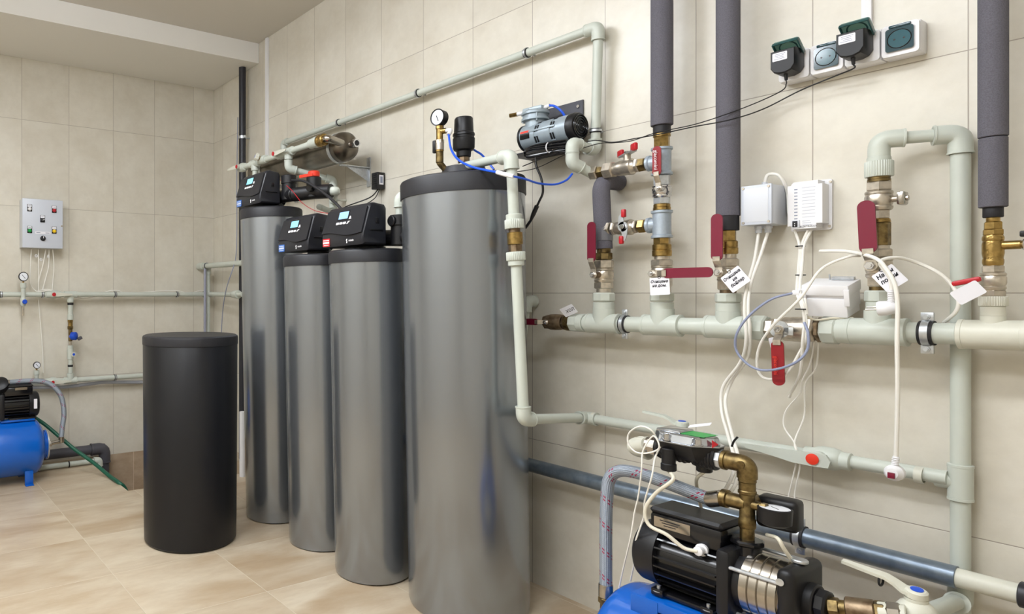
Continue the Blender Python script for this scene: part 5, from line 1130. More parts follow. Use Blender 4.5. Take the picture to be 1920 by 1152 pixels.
cable('air_tube', 'blue air tube curving right from the white joiner towards the plastic elbows', 'tube', [W(962, 331, .495), W(985, 336, .44), W(1010, 344, .36), W(1040, 346, .29), W(1062, 338, .24), W(1073, 326, .215)], 0.0036, M_bluet, 10)
cable('tube_joiner', 'white tube joiner between the two blue air tubes', 'joiner', [W(932, 323, .50), W(946, 327, .50), W(963, 331, .495)], 0.0075, M_white, 12)
cable('air_tube', 'short blue tube leaning behind the black air vent', 'tube', [W(874, 270, .3), W(890, 282, .3), W(905, 292, .3), W(926, 318, .3)], 0.004, M_bluet, 10)
b = B(); b.cyl(hc_+V((-0.09, 0.05, 0.018)), hc_+V((-0.16, 0.02, 0.012)), 0.0165, 16); b.cyl(hc_+V((-0.075, 0.05, 0.018)), hc_+V((-0.1, 0.04, 0.018)), 0.022, 16, 0.002)
tag(b.make('tank_inlet_pipe', M_ppr), 'short pale pipe stub entering the widest tank head from the left', 'pipe')

# ================================================================== COMPRESSOR
t = thing('plate_bracket', 'dark square steel plate and shelf screwed to the wall carrying the compressor', 'bracket', (3.2, 0, 1.75))
PX0, PX1 = 3.04, 3.2787; pz0, pz1 = 1.735, 1.928
b = B(); b.box(((PX0+PX1)/2, -0.004, (pz0+pz1)/2), (PX1-PX0, 0.006, pz1-pz0), None, 0.0008); b.make('back_plate', M_plate, t)
b = B(); b.box(((PX0+PX1)/2, -0.078, pz0+0.003), (PX1-PX0, 0.14, 0.005), None, 0.0008); b.make('shelf', M_plate, t)
b = B(); b.cyl((PX1-0.02, -0.007, pz1-0.022), (PX1-0.02, -0.011, pz1-0.022), 0.0065, 14, 0.001); b.make('screw', M_chrome, t)
cp = thing('air_compressor', 'small grey piston compressor with an orange label and finned end cap', 'compressor', (3.2, -0.088, pz0+0.006))
a0 = W(984, 263, .088); a1 = W(1082, 232, .088); cz = (a0.z+a1.z)/2-0.004; a0.z = a1.z = cz; cr = 0.051
ln = (a1-a0).length
b = B(); b.lathe(a0, XA, [(0.012, cr*0.94), (0.014, cr), (0.08, cr), (0.082, cr*0.94), (0.1, cr*0.94), (0.102, cr), (0.15, cr), (0.152, cr*0.94), (0.17, cr*0.94), (0.172, cr), (ln-0.012, cr)], 36)
for k in range(5):
    an = PI+0.9+k*0.6; d = V((0, math.cos(an), math.sin(an))); 
    for xx in (0.09, 0.16): b.box(a0+XA*xx+d*cr*0.96, (0.02, 0.006, 0.012), Matrix((XA, d, XA.cross(d))).transposed(), 0.001)
b.box(a0+XA*ln*0.5+V((0, -cr*0.96, 0.012)), (ln*0.5, 0.008, 0.008), None, 0.002); b.make('housing', M_comp, cp)
for x2 in (0.09, 0.16):
    for k in range(3):
        d = V((0, -math.cos(0.9*k-0.5), math.sin(0.9*k-0.5))); rr_ = Matrix((XA, d, XA.cross(d))).transposed()
        for sx in (-0.005, 0.005):
            b = B(); b.box(a0+XA*(x2+sx)+d*(cr*0.955), (0.0045, 0.003, 0.026), rr_); b.make('cooling_slot', M_blackp, cp)
b = B(); b.lathe(a0, XA, [(0, cr*0.9), (0.004, cr*1.03), (0.013, cr*1.03)], 32); b.make('end_cap', M_blackp, cp)
b = B(); b.lathe(a0+XA*(ln-0.016), XA, [(0, cr*1.03), (0.02, cr*1.05), (0.028, cr*0.96), (0.03, cr*0.85), (0.031, 0.001)], 36); ecap = b.make('fan_cap', M_blackp, cp)
b = B()
for rr in (0.014, 0.024, 0.034, 0.042): b.torus(a0+XA*(ln+0.016), XA, rr, 0.0022, 24, 6)
b.make('fan_grille', M_blackg, ecap)
hc2 = a0+XA*0.05
b = B(); b.cyl(hc2, hc2+ZA*0.075, 0.038, 28); b.lathe(hc2+ZA*0.06, ZA, [(0, 0.042), (0.002, 0.052), (0.01, 0.052), (0.012, 0.044), (0.024, 0.044), (0.026, 0.052), (0.034, 0.052), (0.04, 0.046)], 32); b.box(hc2+ZA*0.106, (0.085, 0.05, 0.018), Matrix.Rotation(0.1, 3, 'Z'), 0.005); b.cyl(hc2+ZA*0.1+XA*-0.01, hc2+ZA*0.1+V((-0.01, -0.035, 0)), 0.008, 12)
for k in range(4):
    an = PI/4+k*PI/2; b.cyl(hc2+V((math.cos(an)*0.045, math.sin(an)*0.045, 0.055)), hc2+V((math.cos(an)*0.045, math.sin(an)*0.045, 0.1)), 0.0035, 8)
b.make('cylinder_head', M_comp, cp)
b = B(); b.cyl(hc2+V((-0.04, -0.02, 0.1)), hc2+V((-0.062, -0.032, 0.098)), 0.008, 12); b.make('white_adapter', M_white, cp)
b = B(); b.hexn(hc2+V((-0.06, -0.03, 0.098)), hc2+V((-0.088, -0.045, 0.096)), 0.0085); b.make('brass_tap', M_brass, cp)
b = B(); b.cyl(hc2+V((0.04, 0, 0.105)), hc2+V((0.066, 0, 0.108)), 0.007, 12); b.make('white_adapter', M_white, cp)
ld_ = a0+XA*0.048+V((0, -cr-0.0007, 0))
for nm, m_, z0a, z1a in (('orange_label', M_orange, 0.010, 0.018), ('black_label', M_blackg, -0.014, 0.010)):
    b = B(); pts = []
    for xx in (0.018, 0.062):
        ring = []
        for k in range(6):
            zz = z0a+(z1a-z0a)*k/5; ring.append(b.bm.verts.new(a0+XA*xx+V((0, -math.sqrt((cr+0.0008)**2-zz*zz), zz))))
        pts.append(ring)
    b.faces_grid(pts, closed=False, cap0=False, cap1=False); b.make(nm, m_, cp)
b = B(); b.box(a0+V((0.05, -0.01, -cr-0.002)), (0.03, 0.06, 0.01), None, 0.002); b.box(a0+V((0.17, -0.01, -cr-0.002)), (0.03, 0.06, 0.01), None, 0.002); b.make('foot', M_blackp, cp)
cable('air_tube', 'short bright blue tube arching over the compressor motor', 'tube', [hc2+V((0.064, 0, 0.108)), hc2+V((0.09, 0.0, 0.098)), hc2+V((0.115, 0.01, 0.07)), hc2+V((0.125, 0.03, 0.03))], 0.0045, M_bluet, 10)
# coiled black cable under it
cw = thing('coiled_cable', 'black power cable coiled and tied below the compressor', 'cable', W(1030, 285, .2))
b = B(); dC = .165
for k, off in enumerate((0, 6, 12)):
    loop = [W(1062, 263+off, dC), W(1030, 268+off*0.8, dC), W(1000, 274+off*0.5, dC+.01), W(984, 285, dC+.012*k), W(988, 295-off*0.3, dC+.01), W(1005, 293-off*0.4, dC), W(1035, 282-off*0.1+3, dC-.01), W(1064, 274+off, dC-.01)]
    b.tube(smooth(loop, 7), 0.0046, 8)
b.make('cable_coil', M_blackg, cw)
b = B(); tw = W(1030, 277, dC-.005); b.torus(tw, XA, 0.019, 0.0022, 18, 6); b.make('cable_tie', M_white, cw)
b = B(); b.tube(smooth([W(1004, 296, .2), W(1006, 312, .2), W(1015, 335, .2), W(1018, 360, .2), W(1011, 378, .2), W(1006, 388, .2)], 7), 0.0042, 8); b.make('hanging_lead', M_blackg, cw)
b = B(); b.tube([W(1007, 386, .2), W(1000, 402, .2), W(995, 414, .2), W(985, 428, .2)], 0.007, 10, rfun=lambda l: 0.0085 if l < 0.045 else 0.005); b.make('inline_plug', M_blackp, cw)

# ================================================================== CABLES RIGHT
def wc(pts): return [W(*p) for p in pts]
cable('white_cable', 'left one of the two white cables dropping from the grey junction box to the pump', 'cable', [V((3.895, -0.06, JZ0-0.02))]+wc([(1414, 490, .09), (1400, 540, .135), (1396, 580, .145), (1399, 640, .145), (1388, 680, .12), (1356, 725, .1), (1353, 770, .12), (1366, 820, .25), (1378, 870, .4), (1365, 910, .45), (1348, 932, .5)]), 0.0044, M_whitec, 10, 'white cables from the grey junction box')
cable('white_cable', 'right one of the two white cables dropping from the grey junction box to the pump', 'cable', [V((3.915, -0.05, JZ0-0.02))]+wc([(1424, 485, .08), (1407, 535, .125), (1403, 580, .145), (1406, 620, .145), (1402, 670, .12), (1372, 715, .09), (1360, 755, .11), (1372, 812, .24), (1386, 868, .38), (1380, 905, .43), (1366, 930, .47)]), 0.0044, M_whitec, 10, 'white cables from the grey junction box')
cable('white_cable', 'white cable arching between the grey junction box and the white control unit', 'cable', [V((3.902, -0.04, JZ1+0.012)), W(1440, 328, .04), W(1458, 328, .04), W(1470, 342, .03), W(1477, 365, .012), W(1479, 400, .012)], 0.0045, M_whitec, 10)
lo = V((3.99, -0.02, 1.375))
for k, (pp, lab) in enumerate((([(1490, 432, .03), (1499, 462, .045), (1497, 505, .06), (1494, 548, .14), (1502, 570, .16), (1508, 600, .17), (1505, 640, .17), (1500, 700, .13), (1480, 745, .08)], 'leftmost white cable of the tied bundle below the control unit'), ([(1515, 432, .035), (1503, 462, .045), (1502, 505, .06), (1499, 548, .14), (1508, 575, .16), (1512, 630, .17), (1500, 660, .15), (1470, 705, .15), (1435, 710, .15), (1420, 690, .15), (1424, 650, .165), (1450, 610, .19), (1500, 560, .2), (1540, 505, .18), (1590, 482, .16), (1612, 480, .13)], 'white cable of the tied bundle that loops widely round the hanging red lever'), ([(1521, 432, .03), (1508, 460, .05), (1504, 500, .065), (1500, 548, .145), (1512, 590, .165), (1509, 560, .15)], 'short white cable at the right of the tied bundle'))):
    cable('white_cable', lab, 'cable', wc(pp), 0.0036, M_whitec, 8, 'white cables tied under the control unit')
for y, d_, lab in ((462, .046, 'upper black cable tie around the white cable bundle'), (516, .075, 'middle black cable tie around the white cable bundle'), (580, .165, 'lower black cable tie around the white cable bundle')):
    b = B(); b.torus(W(1501, y, d_), ZA, 0.011, 0.0018, 16, 6); tag(b.make('cable_tie', M_blackp), lab, 'cable tie', 'black cable ties')
b = B(); b.box(W(1494, 549, .145), (0.018, 0.016, 0.014), None, 0.003); tag(b.make('cable_joiner', M_white), 'white joiner where the grey cable leaves the tied bundle', 'joiner')
cable('grey_cable', 'blue-grey cable making a wide open loop over the manifold', 'cable', wc([(1486, 550, .15), (1445, 562, .17), (1405, 592, .19), (1382, 625, .2), (1380, 655, .19), (1398, 680, .19), (1425, 694, .19), (1460, 692, .2), (1495, 678, .2), (1514, 655, .19), (1515, 625, .19), (1508, 605, .18)]), 0.0034, M_grey, 10)
cable('plug_cable', 'white mains cable running from the left and hanging down to the red-tipped plug', 'cable', wc([(1538, 471, .08), (1590, 472, .12), (1640, 484, .185), (1662, 505, .195), (1678, 535, .2), (1683, 575, .2), (1682, 640, .2), (1683, 720, .19), (1682, 790, .18), (1680, 856, .17)]), 0.0046, M_whitec, 10)
t = thing('mains_plug', 'white mains plug with a dark red front hanging at the end of its cable', 'plug', W(1677, 885, .17), group='white mains plugs')
pc_ = W(1677, 884, .17); up_ = W(1680, 856, .17)
b = B(); b.tube([up_, pc_+ZA*0.004], 0.006, 12); [b.torus(up_+(pc_-up_)*(0.1+0.11*k), ZA, 0.0062, 0.0014, 14, 6) for k in range(6)]; b.make('strain_relief', M_white, t)
b = B(); b.lathe(pc_+V((0, 0.012, -0.004)), OUT, [(0, 0.018), (0.004, 0.0195), (0.016, 0.0195), (0.022, 0.015), (0.03, 0.012)], 24); b.make('plug_body', M_white, t)
b = B(); b.box(pc_+V((0.0, -0.020, -0.008)), (0.014, 0.004, 0.014), None, 0.001); b.make('red_cap', M_dred, t)
t = thing('mains_plug', 'white mains plug with bare pins resting on the fourth riser', 'plug', W(1665, 575, .17), group='white mains plugs')
pq = W(1664, 578, .175)
b = B(); b.lathe(pq, V((-1, -0.1, -0.1)), [(-0.022, 0.008), (-0.012, 0.014), (0.0, 0.018), (0.014, 0.0185), (0.018, 0.017)], 22); b.cyl(pq+V((0.008, 0, 0)), pq+V((0.006, 0, 0.045)), 0.0065, 12); [b.torus(pq+V((0.007, 0, 0.014+0.005*k)), ZA, 0.0067, 0.0013, 12, 6) for k in range(6)]; b.make('plug_body', M_white, t)
for dz in (-0.007, 0.007):
    b = B(); b.cyl(pq+V((-0.016, -0.002+dz*0.6, dz*0.4)), pq+V((-0.04, -0.005+dz*0.6, dz*0.4-0.002)), 0.0023, 8); b.make('pin', M_nickel, t)
cable('white_cable', 'white cable looping right from the fourth riser past the tall vertical pipe', 'cable', wc([(1672, 545, .17), (1668, 520, .17), (1650, 492, .17), (1680, 483, .14), (1720, 493, .1), (1760, 512, .09), (1785, 535, .085), (1797, 562, .09), (1792, 585, .09), (1770, 605, .07)]), 0.0042, M_whitec, 10)
cable('white_cable', 'thin cream cable running behind the white junction box', 'cable', wc([(1508, 592, .16), (1530, 600, .14), (1560, 597, .12), (1600, 597, .1)]), 0.003, M_cream, 8)
for k, (pp, lab) in enumerate((([(1527, 640, .1), (1520, 680, .06), (1504, 715, .04), (1500, 738, .03), (1474, 770, .03), (1470, 800, .04), (1490, 832, .08), (1494, 860, .08), (1480, 925, .06), (1472, 960, .06)], 'thin white wire hanging left of its twin behind the pump switch'), ([(1535, 640, .1), (1530, 690, .05), (1510, 720, .035), (1508, 780, .035), (1490, 830, .08), (1500, 870, .08), (1490, 930, .06), (1498, 960, .06)], 'thin white wire hanging right of its twin and crossing the low pipe valve'))):
    cable('white_wire', lab, 'cable', wc(pp), 0.0021, M_whitec, 6, 'thin white wires')
b = B(); b.box(W(1492, 853, .085), (0.012, 0.008, 0.012), None, 0.002); tag(b.make('cable_tie', M_blackp), 'black cable tie on the thin wires at the low pipe valve', 'cable tie', 'black cable ties')
cable('white_wire', 'thin white wire looping in a ring over the plastic elbow left of the controller', 'cable', wc([(1236, 832, .58), (1222, 808, .6), (1200, 800, .6), (1180, 812, .6), (1178, 832, .6), (1192, 848, .6), (1215, 850, .6), (1236, 840, .6), (1225, 818, .6), (1206, 845, .6), (1203, 880, .61), (1197, 930, .6), (1190, 960, .6), (1182, 1010, .6), (1170, 1060, .58), (1160, 1105, .56)]), 0.0021, M_whitec, 6, 'thin white wires')
cable('white_wire', 'thin white wire falling straight down past the braided hose, without any loop', 'cable', wc([(1238, 838, .585), (1228, 860, .6), (1222, 895, .62), (1209, 940, .61), (1207, 970, .6), (1192, 1015, .6), (1190, 1050, .58), (1182, 1090, .56)]), 0.0021, M_whitec, 6, 'thin white wires')
cable('pump_cable', 'cream cable curving from the controller gland down to the pump terminal box', 'cable', [gq]+wc([(1262, 900, .6), (1230, 925, .61), (1210, 955, .62), (1217, 985, .62), (1250, 1003, .62)])+[gl+V((-0.03, -0.03, 0.0)), gl+OUT*0.024], 0.0046, M_cream, 10)
cable('pump_cable', 'cream cable from below the gauge to the pump suction head', 'cable', [V((scn.x-0.005, scn.y-0.05, scn.z-0.045)), W(1458, 1010, .55), W(1470, 1030, .55), W(1490, 1058, .52), W(1496, 1064, .48)], 0.0042, M_cream, 10)
cable('pump_cable', 'cream cable hanging behind the braided hose from the second controller gland', 'cable', [gq2]+wc([(1306, 900, .5), (1310, 930, .45), (1316, 960, .4)]), 0.0042, M_cream, 10)
cable('cable_tie', 'black cable tie sticking up right of the silver controller lid', 'cable tie', wc([(1372, 838, .5), (1376, 828, .5), (1383, 820, .5)]), 0.0025, M_blackp, 6, 'black cable ties')

# ================================================================== CORNER: drain stack, pipes
dx_ = W(454.5, 300, .06).x
t = thing('drain_stack', 'tall thin black vertical drain pipe in the room corner', 'pipe', (dx_, -0.06, 0))
b = B(); b.cyl((dx_, -0.06, 0.0), (dx_, -0.06, 2.813), 0.0255, 24); b.make('pipe', M_darkpipe, t)
b = B(); b.lathe((dx_, -0.06, 2.30), ZA, [(0, 0.0258), (0, 0.03), (0.02, 0.03), (0.02, 0.0258)], 24, cap=False); b.cyl((dx_, -0.034, 2.31), (dx_, -0.0006, 2.31), 0.005, 10); b.box((dx_+0.036, -0.06, 2.31), (0.018, 0.012, 0.02), None, 0.002); b.make('clamp', M_zinc, t)
lz = 1.181
t = thing('wall_pipe', 'pale grey pipe along the left wall at eye level with a red-capped valve', 'pipe', (0.08, -1, lz))
LX = 0.08
b = B(); b.cyl((LX, -2.6, lz), (LX, -0.09, lz), 0.0175, 20); b.cyl((LX, -0.09, lz), (0.80, -0.16, lz), 0.0175, 20); b.make('pipe', M_ppr, t)
b = B(); elbow(b, (LX, -0.09, lz), -YA, XA, 0.0235, 0.04); b.make('elbow', M_ppr, t)
b = B(); c = W(440, 556, .17); c = V((0.66, -0.1464, lz)); b.lathe(c, V((0.72, -0.07, 0)), [(-0.05, 0.02), (-0.045, 0.024), (0.0, 0.028), (0.045, 0.031), (0.06, 0.027)], 22); b.make('sleeve', M_ppr, t)
yv = L(100, 552, LX).y
b = B(); b.lathe((LX, yv, lz), YA, [(-0.055, 0.0175), (-0.05, 0.024), (-0.02, 0.025), (-0.008, 0.030), (0.012, 0.030), (0.03, 0.024), (0.05, 0.0235), (0.052, 0.018)], 22); b.cyl((LX, yv, lz), (LX+0.036, yv, lz), 0.017, 16); b.make('valve_body', M_ppr, t)
b = B(); b.plate([(-0.02, -0.014), (0.03, -0.014), (0.12, -0.006), (0.12, 0.004), (0.03, 0.012), (-0.02, 0.012)], (LX+0.037, yv, lz), YA, ZA, 0.007); h = b.make('valve_handle', M_ppr_w, t)
b = B(); b.lathe((LX+0.0445, yv-0.005, lz), XA, [(0, 0.013), (0.004, 0.013), (0.005, 0.01)], 18); b.make('cap', M_red, h)
yt = L(132, 553, LX).y
b = B(); tee(b, (LX, yt, lz), YA, -ZA, 0.0235, 0.045, 0.055); b.make('tee', M_ppr, t)
for k, (px, lab) in enumerate(((2, 'dark clip on the eye-level pipe at the left picture edge'), (80, 'dark clip on the eye-level pipe just left of the red-capped valve'), (216, 'dark clip on the eye-level pipe midway along the left wall'), (332, 'dark clip on the eye-level pipe above the black salt bin'))):
    clampring('pipe_clip', lab, (LX, L(px, 553, LX).y, lz), YA, 0.0175, -XA, LX, 0.012, None, 'clips on the eye-level pipe')
def Lz(px, py, d): return L(px, py, d).z
# meter branch down
mb = thing('dosing_branch', 'vertical branch with brass strainer, blue solenoid and small valve on the left wall', 'pipe fitting', (LX, yt, 0.9))
def lc(y0, y1, r, nm, m, kind='c', dx=0, dy=0):
    b = B(); z0, z1 = Lz(133, y1, LX), Lz(133, y0, LX); p = V((LX+dx, yt+dy, 0))
    if kind == 'h': b.hexn(p+ZA*z0, p+ZA*z1, r)
    else: b.cyl(p+ZA*z0, p+ZA*z1, r, 20, 0.0015)
    b.make(nm, m, mb)
lc(564, 598, 0.017, 'pipe', M_ppr); lc(568, 572, 0.021, 'strap', M_rubber); lc(590, 600, 0.021, 'union_sleeve', M_ppr); lc(598, 605, 0.019, 'brass_nut', M_brass, 'h'); lc(604, 613, 0.016, 'brass_strainer', M_brass); lc(612, 618, 0.02, 'brass_nut', M_brass_old, 'h'); lc(617, 640, 0.014, 'valve_core', M_brass_old)
lc(640, 652, 0.009, 'neck', M_nickel); lc(648, 656, 0.019, 'union_sleeve', M_ppr); lc(654, 674, 0.021, 'valve_body', M_ppr); lc(672, 700, 0.0155, 'pipe', M_ppr); lc(684, 688, 0.018, 'strap', M_rubber)
b = B(); p = V((LX, yt, Lz(133, 631, LX))); b.cyl(p, p+XA*0.05, 0.013, 16); b.lathe(p+V((0.03, 0, 0.004)), V((0.6, 0.6, 0)), [(0, 0.02), (0.004, 0.028), (0.035, 0.028), (0.04, 0.02)], 22); b.make('solenoid', M_bluek, mb)
b = B(); b.box(p+V((0.06, 0.05, -0.012)), (0.03, 0.03, 0.02), Matrix.Rotation(0.5, 3, 'X'), 0.003); b.make('connector', M_drain, mb)
b = B(); p = V((LX+0.02, yt+0.012, Lz(133, 664, LX))); b.lathe(p, XA, [(0, 0.012), (0.012, 0.013), (0.026, 0.017)], 16); kn = b.make('valve_knob', M_ppr_w, mb)
b = B(); b.lathe(p+XA*0.0262, XA, [(0, 0.009), (0.002, 0.009)], 14); b.make('cap', M_bluek, kn)
# gauge on upper pipe
def gauge_left(label, px, yg, ys, dr):
    y = L(px, yg, LX).y; zg = Lz(px, yg, LX+0.03)
    g = thing('pressure_gauge', label, 'gauge', (LX, y, zg), group='pressure gauges')
    c = V((LX+0.032, y, zg)); b = B(); b.lathe(c-XA*0.012, XA, [(0, dr*0.85), (0.004, dr), (0.022, dr), (0.024, dr*1.04), (0.028, dr), (0.026, dr*0.87), (0.024, dr*0.86), (0.024, 0.001)], 30); b.make('case', M_blackp, g)
    b = B(); b.lathe(c+XA*0.0122, XA, [(0, dr*0.85), (0.001, dr*0.85)], 26); b.make('dial', M_dial, g)
    b = B(); b.box(c+XA*0.0138, (0.001, 0.003, dr*1.1), Matrix.Rotation(0.7, 3, 'X')); b.make('pointer', M_ink, g)
    b = B(); b.cyl(V((LX+0.03, y, zg-dr*0.95)), V((LX+0.03, y, Lz(px, ys, LX+0.03))), 0.006, 12); b.make('stem', M_brass, g)
    return g, V((LX+0.03, y, Lz(px, ys, LX+0.03)))
g, q = gauge_left('gauge with black rim standing on the eye-level pipe, left of the cables', 42, 519, 533, 0.031)
b = B(); zz = [Lz(42, k, LX+0.03) for k in (531, 540, 541, 572)]; b.lathe((LX+0.03, q.y, 0), ZA, [(zz[3], 0.015), (zz[2], 0.0155), (zz[1], 0.02), (zz[0], 0.02), (zz[0]+0.001, 0.01)], 20); b.lathe((LX+0.03, q.y, Lz(42, 566, LX)), ZA, [(-0.03, 0.012), (-0.02, 0.019), (0.02, 0.019), (0.03, 0.015)], 18); b.make('stub_pipe', M_ppr, g)
b = B(); b.cyl((LX+0.03, q.y+0.005, Lz(42, 566, LX)), (LX+0.068, q.y+0.005, Lz(42, 566, LX)), 0.0155, 16, 0.003); b.make('tap_knob', M_bluek, g)
b = B(); b.cyl((LX+0.03, q.y, Lz(42, 576, LX)), (LX+0.03, q.y, Lz(42, 592, LX)), 0.006, 12, 0.001); b.make('drain_nozzle', M_nickel, g)
# lower pipe
lz2 = 0.576
t = thing('wall_pipe', 'pale grey lower pipe along the left wall behind the black salt bin', 'pipe', (LX, -1, lz2))
b = B(); b.cyl((LX, -2.6, lz2), (LX, -0.12, lz2), 0.0175, 20); b.make('pipe', M_ppr, t)
yv = L(98, 714, LX).y
b = B(); b.lathe((LX, yv, lz2), YA, [(-0.055, 0.0175), (-0.05, 0.024), (-0.02, 0.025), (-0.008, 0.030), (0.012, 0.030), (0.03, 0.024), (0.05, 0.0235), (0.052, 0.018)], 22); b.cyl((LX, yv, lz2), (LX+0.036, yv, lz2), 0.017, 16); b.make('valve_body', M_ppr, t)
b = B(); b.plate([(-0.02, -0.014), (0.03, -0.014), (0.12, -0.006), (0.12, 0.004), (0.03, 0.012), (-0.02, 0.012)], (LX+0.037, yv, lz2), YA, ZA, 0.007); h = b.make('valve_handle', M_ppr_w, t)
b = B(); b.lathe((LX+0.0445, yv-0.005, lz2), XA, [(0, 0.011), (0.004, 0.011), (0.005, 0.009)], 18); b.make('cap', M_red, h)
b = B(); tee(b, (LX, yt, lz2), YA, ZA, 0.0235, 0.045, 0.05); b.make('tee', M_ppr, t)
clampring('pipe_clip', 'dark clip on the lower pipe left of the black salt bin', (LX, L(216, 708, LX).y, lz2), YA, 0.0175, -XA, LX, 0.012, None, 'clips on the lower pipe')
g, q = gauge_left('small gauge standing on the lower pipe above the braided hose', 67, 685, 697, 0.023)
b = B(); zz = [Lz(67, k, LX+0.03) for k in (695, 703, 704, 712)]; b.lathe((LX+0.03, q.y, 0), ZA, [(zz[3], 0.013), (zz[2], 0.0145), (zz[1], 0.018), (zz[0], 0.018), (zz[0]+0.001, 0.01)], 20); b.make('stub_pipe', M_ppr, g)
# conduit
cable('conduit', 'grey corrugated conduit sagging along just under the lower pipe', 'conduit', [L(-60, 734, .05), L(0, 731, .05), L(60, 727, .05), L(120, 726, .05), L(170, 720, .05), L(200, 717, .05), L(262, 717, .05), L(300, 715, .05)], 0.0125, mat('conduit_grey', 'a7aab2', 0.4, metal=0.2), 12)
# corner pipes
cz_ = 1.40
t = thing('corner_pipe', 'pale pipe high in the corner turning down into two vertical pipes', 'pipe', (0.06, -0.13, cz_))
p0 = W(384, 497, .13); p0 = V((0.05, -0.13, cz_)); p1 = V((0.75, -0.13, cz_))
b = B(); b.cyl(p0, p1, 0.0205, 20); b.make('pipe', M_ppr, t)
b = B(); b.cyl((0.0015, -0.13, cz_), (0.09, -0.13, cz_), 0.028, 22, 0.003); b.make('elbow', M_ppr, t)
pj = W(399, 520, .05); b = B(); b.cyl((0.105, -0.1, 0.0), (0.105, -0.1, cz_-0.03), 0.0165, 16); b.make('pipe', M_ppr, t)
b = B(); b.tube(fillet([V((0.105, -0.1, cz_-0.06)), V((0.105, -0.1, cz_-0.01)), V((0.13, -0.13, cz_))], 0.02, 5), 0.023, 16); b.make('tee', M_ppr, t)
b = B(); b.cyl((0.135, -0.14, 0.0), (0.135, -0.14, cz_-0.02), 0.011, 14); tag(b.make('vertical_conduit', mat('conduit_lilac', '9d9fb0', 0.35, metal=0.3)), 'thin silvery vertical conduit beside the corner pipe', 'conduit')
clampring('pipe_clip', 'dark clip around the high corner pipe', (0.145, -0.13, cz_), XA, 0.0205, YA, 0.13, 0.012, None)
cable('thin_cable', 'thin grey cable hanging down the corner left of the black drain pipe', 'cable', [W(446, 220, .02), W(444, 330, .02), W(444, 440, .02), W(442, 482, .03), W(438, 500, .16), W(425, 540, .17), W(418, 580, .12), W(414, 640, .08)], 0.0032, M_grey, 6)
cable('white_cable', 'white cable resting along the eye-level pipe on the left wall', 'cable', [L(70, 546, .05), L(90, 543, .09), L(120, 550, .06), L(160, 560, .05), L(200, 547, .06), L(220, 545, .07), L(240, 550, .06), L(300, 546, .06), L(335, 546, .07), L(355, 550, .06), L(378, 545, .06), L(390, 552, .05)], 0.0035, M_whitec, 6)

# ================================================================== CONTROL BOX
BY0, BY1, BZ0, BZ1, BD = -1.4788, -1.2117, 1.498, 1.832, 0.12
bcx, bcz = (BY0+BY1)/2, (BZ0+BZ1)/2
t = thing('control_cabinet', 'light grey wall cabinet with coloured lamps and two rotary switches', 'control cabinet', (0, bcx, bcz))
b = B(); b.box((BD/2-0.008, bcx, bcz), (BD-0.018, BY1-BY0-0.004, BZ1-BZ0-0.004), None, 0.003); b.make('body', M_box, t)
b = B(); b.box((BD-0.011, bcx, bcz), (0.018, BY1-BY0, BZ1-BZ0), None, 0.004); dr = b.make('door', M_boxface, t)
b = B(); b.cyl((BD-0.002, BY1-0.008, bcz-0.01), (BD+0.004, BY1-0.008, bcz-0.01), 0.006, 12); b.make('lock', M_nickel, dr)
def ind(fy, fz, m, nm, knob=False):
    y = BY0+(BY1-BY0)*fy; z = BZ1-(BZ1-BZ0)*fz; o = V((BD-0.0018, y, z))
    b = B(); b.plate(rrect(0.031, 0.048, 0.002, 3, 0, 0.008), o, YA, ZA, 0.003); bz_ = b.make('bezel', M_blackg, dr)
    b = B(); b.plate(rrect(0.026, 0.017, 0.001, 3, 0, 0.022), o+XA*0.0032, YA, ZA, 0.0008); b.make('name_plate', M_paper, bz_)
    b = B(); b.plate(rrect(0.018, 0.003, 0.0005, 2, 0, 0.022), o+XA*0.0042, YA, ZA, 0.0003); b.make('plate_print', M_inkg, bz_)
    if knob:
        b = B(); b.lathe(o+XA*0.003, XA, [(0, 0.013), (0.012, 0.012), (0.013, 0.01)], 20); k = b.make('rotary_knob', M_blackp, bz_)
        b = B(); b.box(o+V((0.0175, 0.004, 0.001)), (0.003, 0.014, 0.003), Matrix.Rotation(0.5, 3, 'X')); b.make('knob_mark', M_white, k)
    else:
        b = B(); b.lathe(o+XA*0.003, XA, [(0, 0.0125), (0.005, 0.0125), (0.012, 0.011), (0.016, 0.007), (0.0175, 0.001)], 22); b.make(nm, m, bz_)
ind(0.175, 0.215, M_white, 'white_lamp'); ind(0.78, 0.215, M_red, 'red_lamp'); ind(0.175, 0.655, M_greenl, 'green_lamp'); ind(0.78, 0.645, M_yellow, 'yellow_lamp'); ind(0.49, 0.425, M_blackp, 'knob', True)
y = BY0+(BY1-BY0)*0.5; z = BZ1-(BZ1-BZ0)*0.80
b = B(); b.lathe((BD-0.0018, y, z), XA, [(0, 0.018), (0.004, 0.018), (0.005, 0.014), (0.02, 0.012)], 22); k = b.make('rotary_knob', M_blackp, dr)
b = B(); b.box((BD+0.020, y, z+0.006), (0.003, 0.004, 0.014)); b.make('knob_mark', M_white, k)
b = B(); b.plate(rrect(0.1, 0.016, 0.002), (BD-0.0018, y, z+0.038), YA, ZA, 0.001); lb = b.make('name_strip', M_paper, dr)
b = B(); b.plate(rrect(0.026, 0.004, 0.0005, 2, -0.03, 0), (BD-0.0006, y, z+0.038), YA, ZA, 0.0003); b.plate(rrect(0.026, 0.004, 0.0005, 2, 0.03, 0), (BD-0.0006, y, z+0.038), YA, ZA, 0.0003); b.make('plate_print', M_inkg, lb)
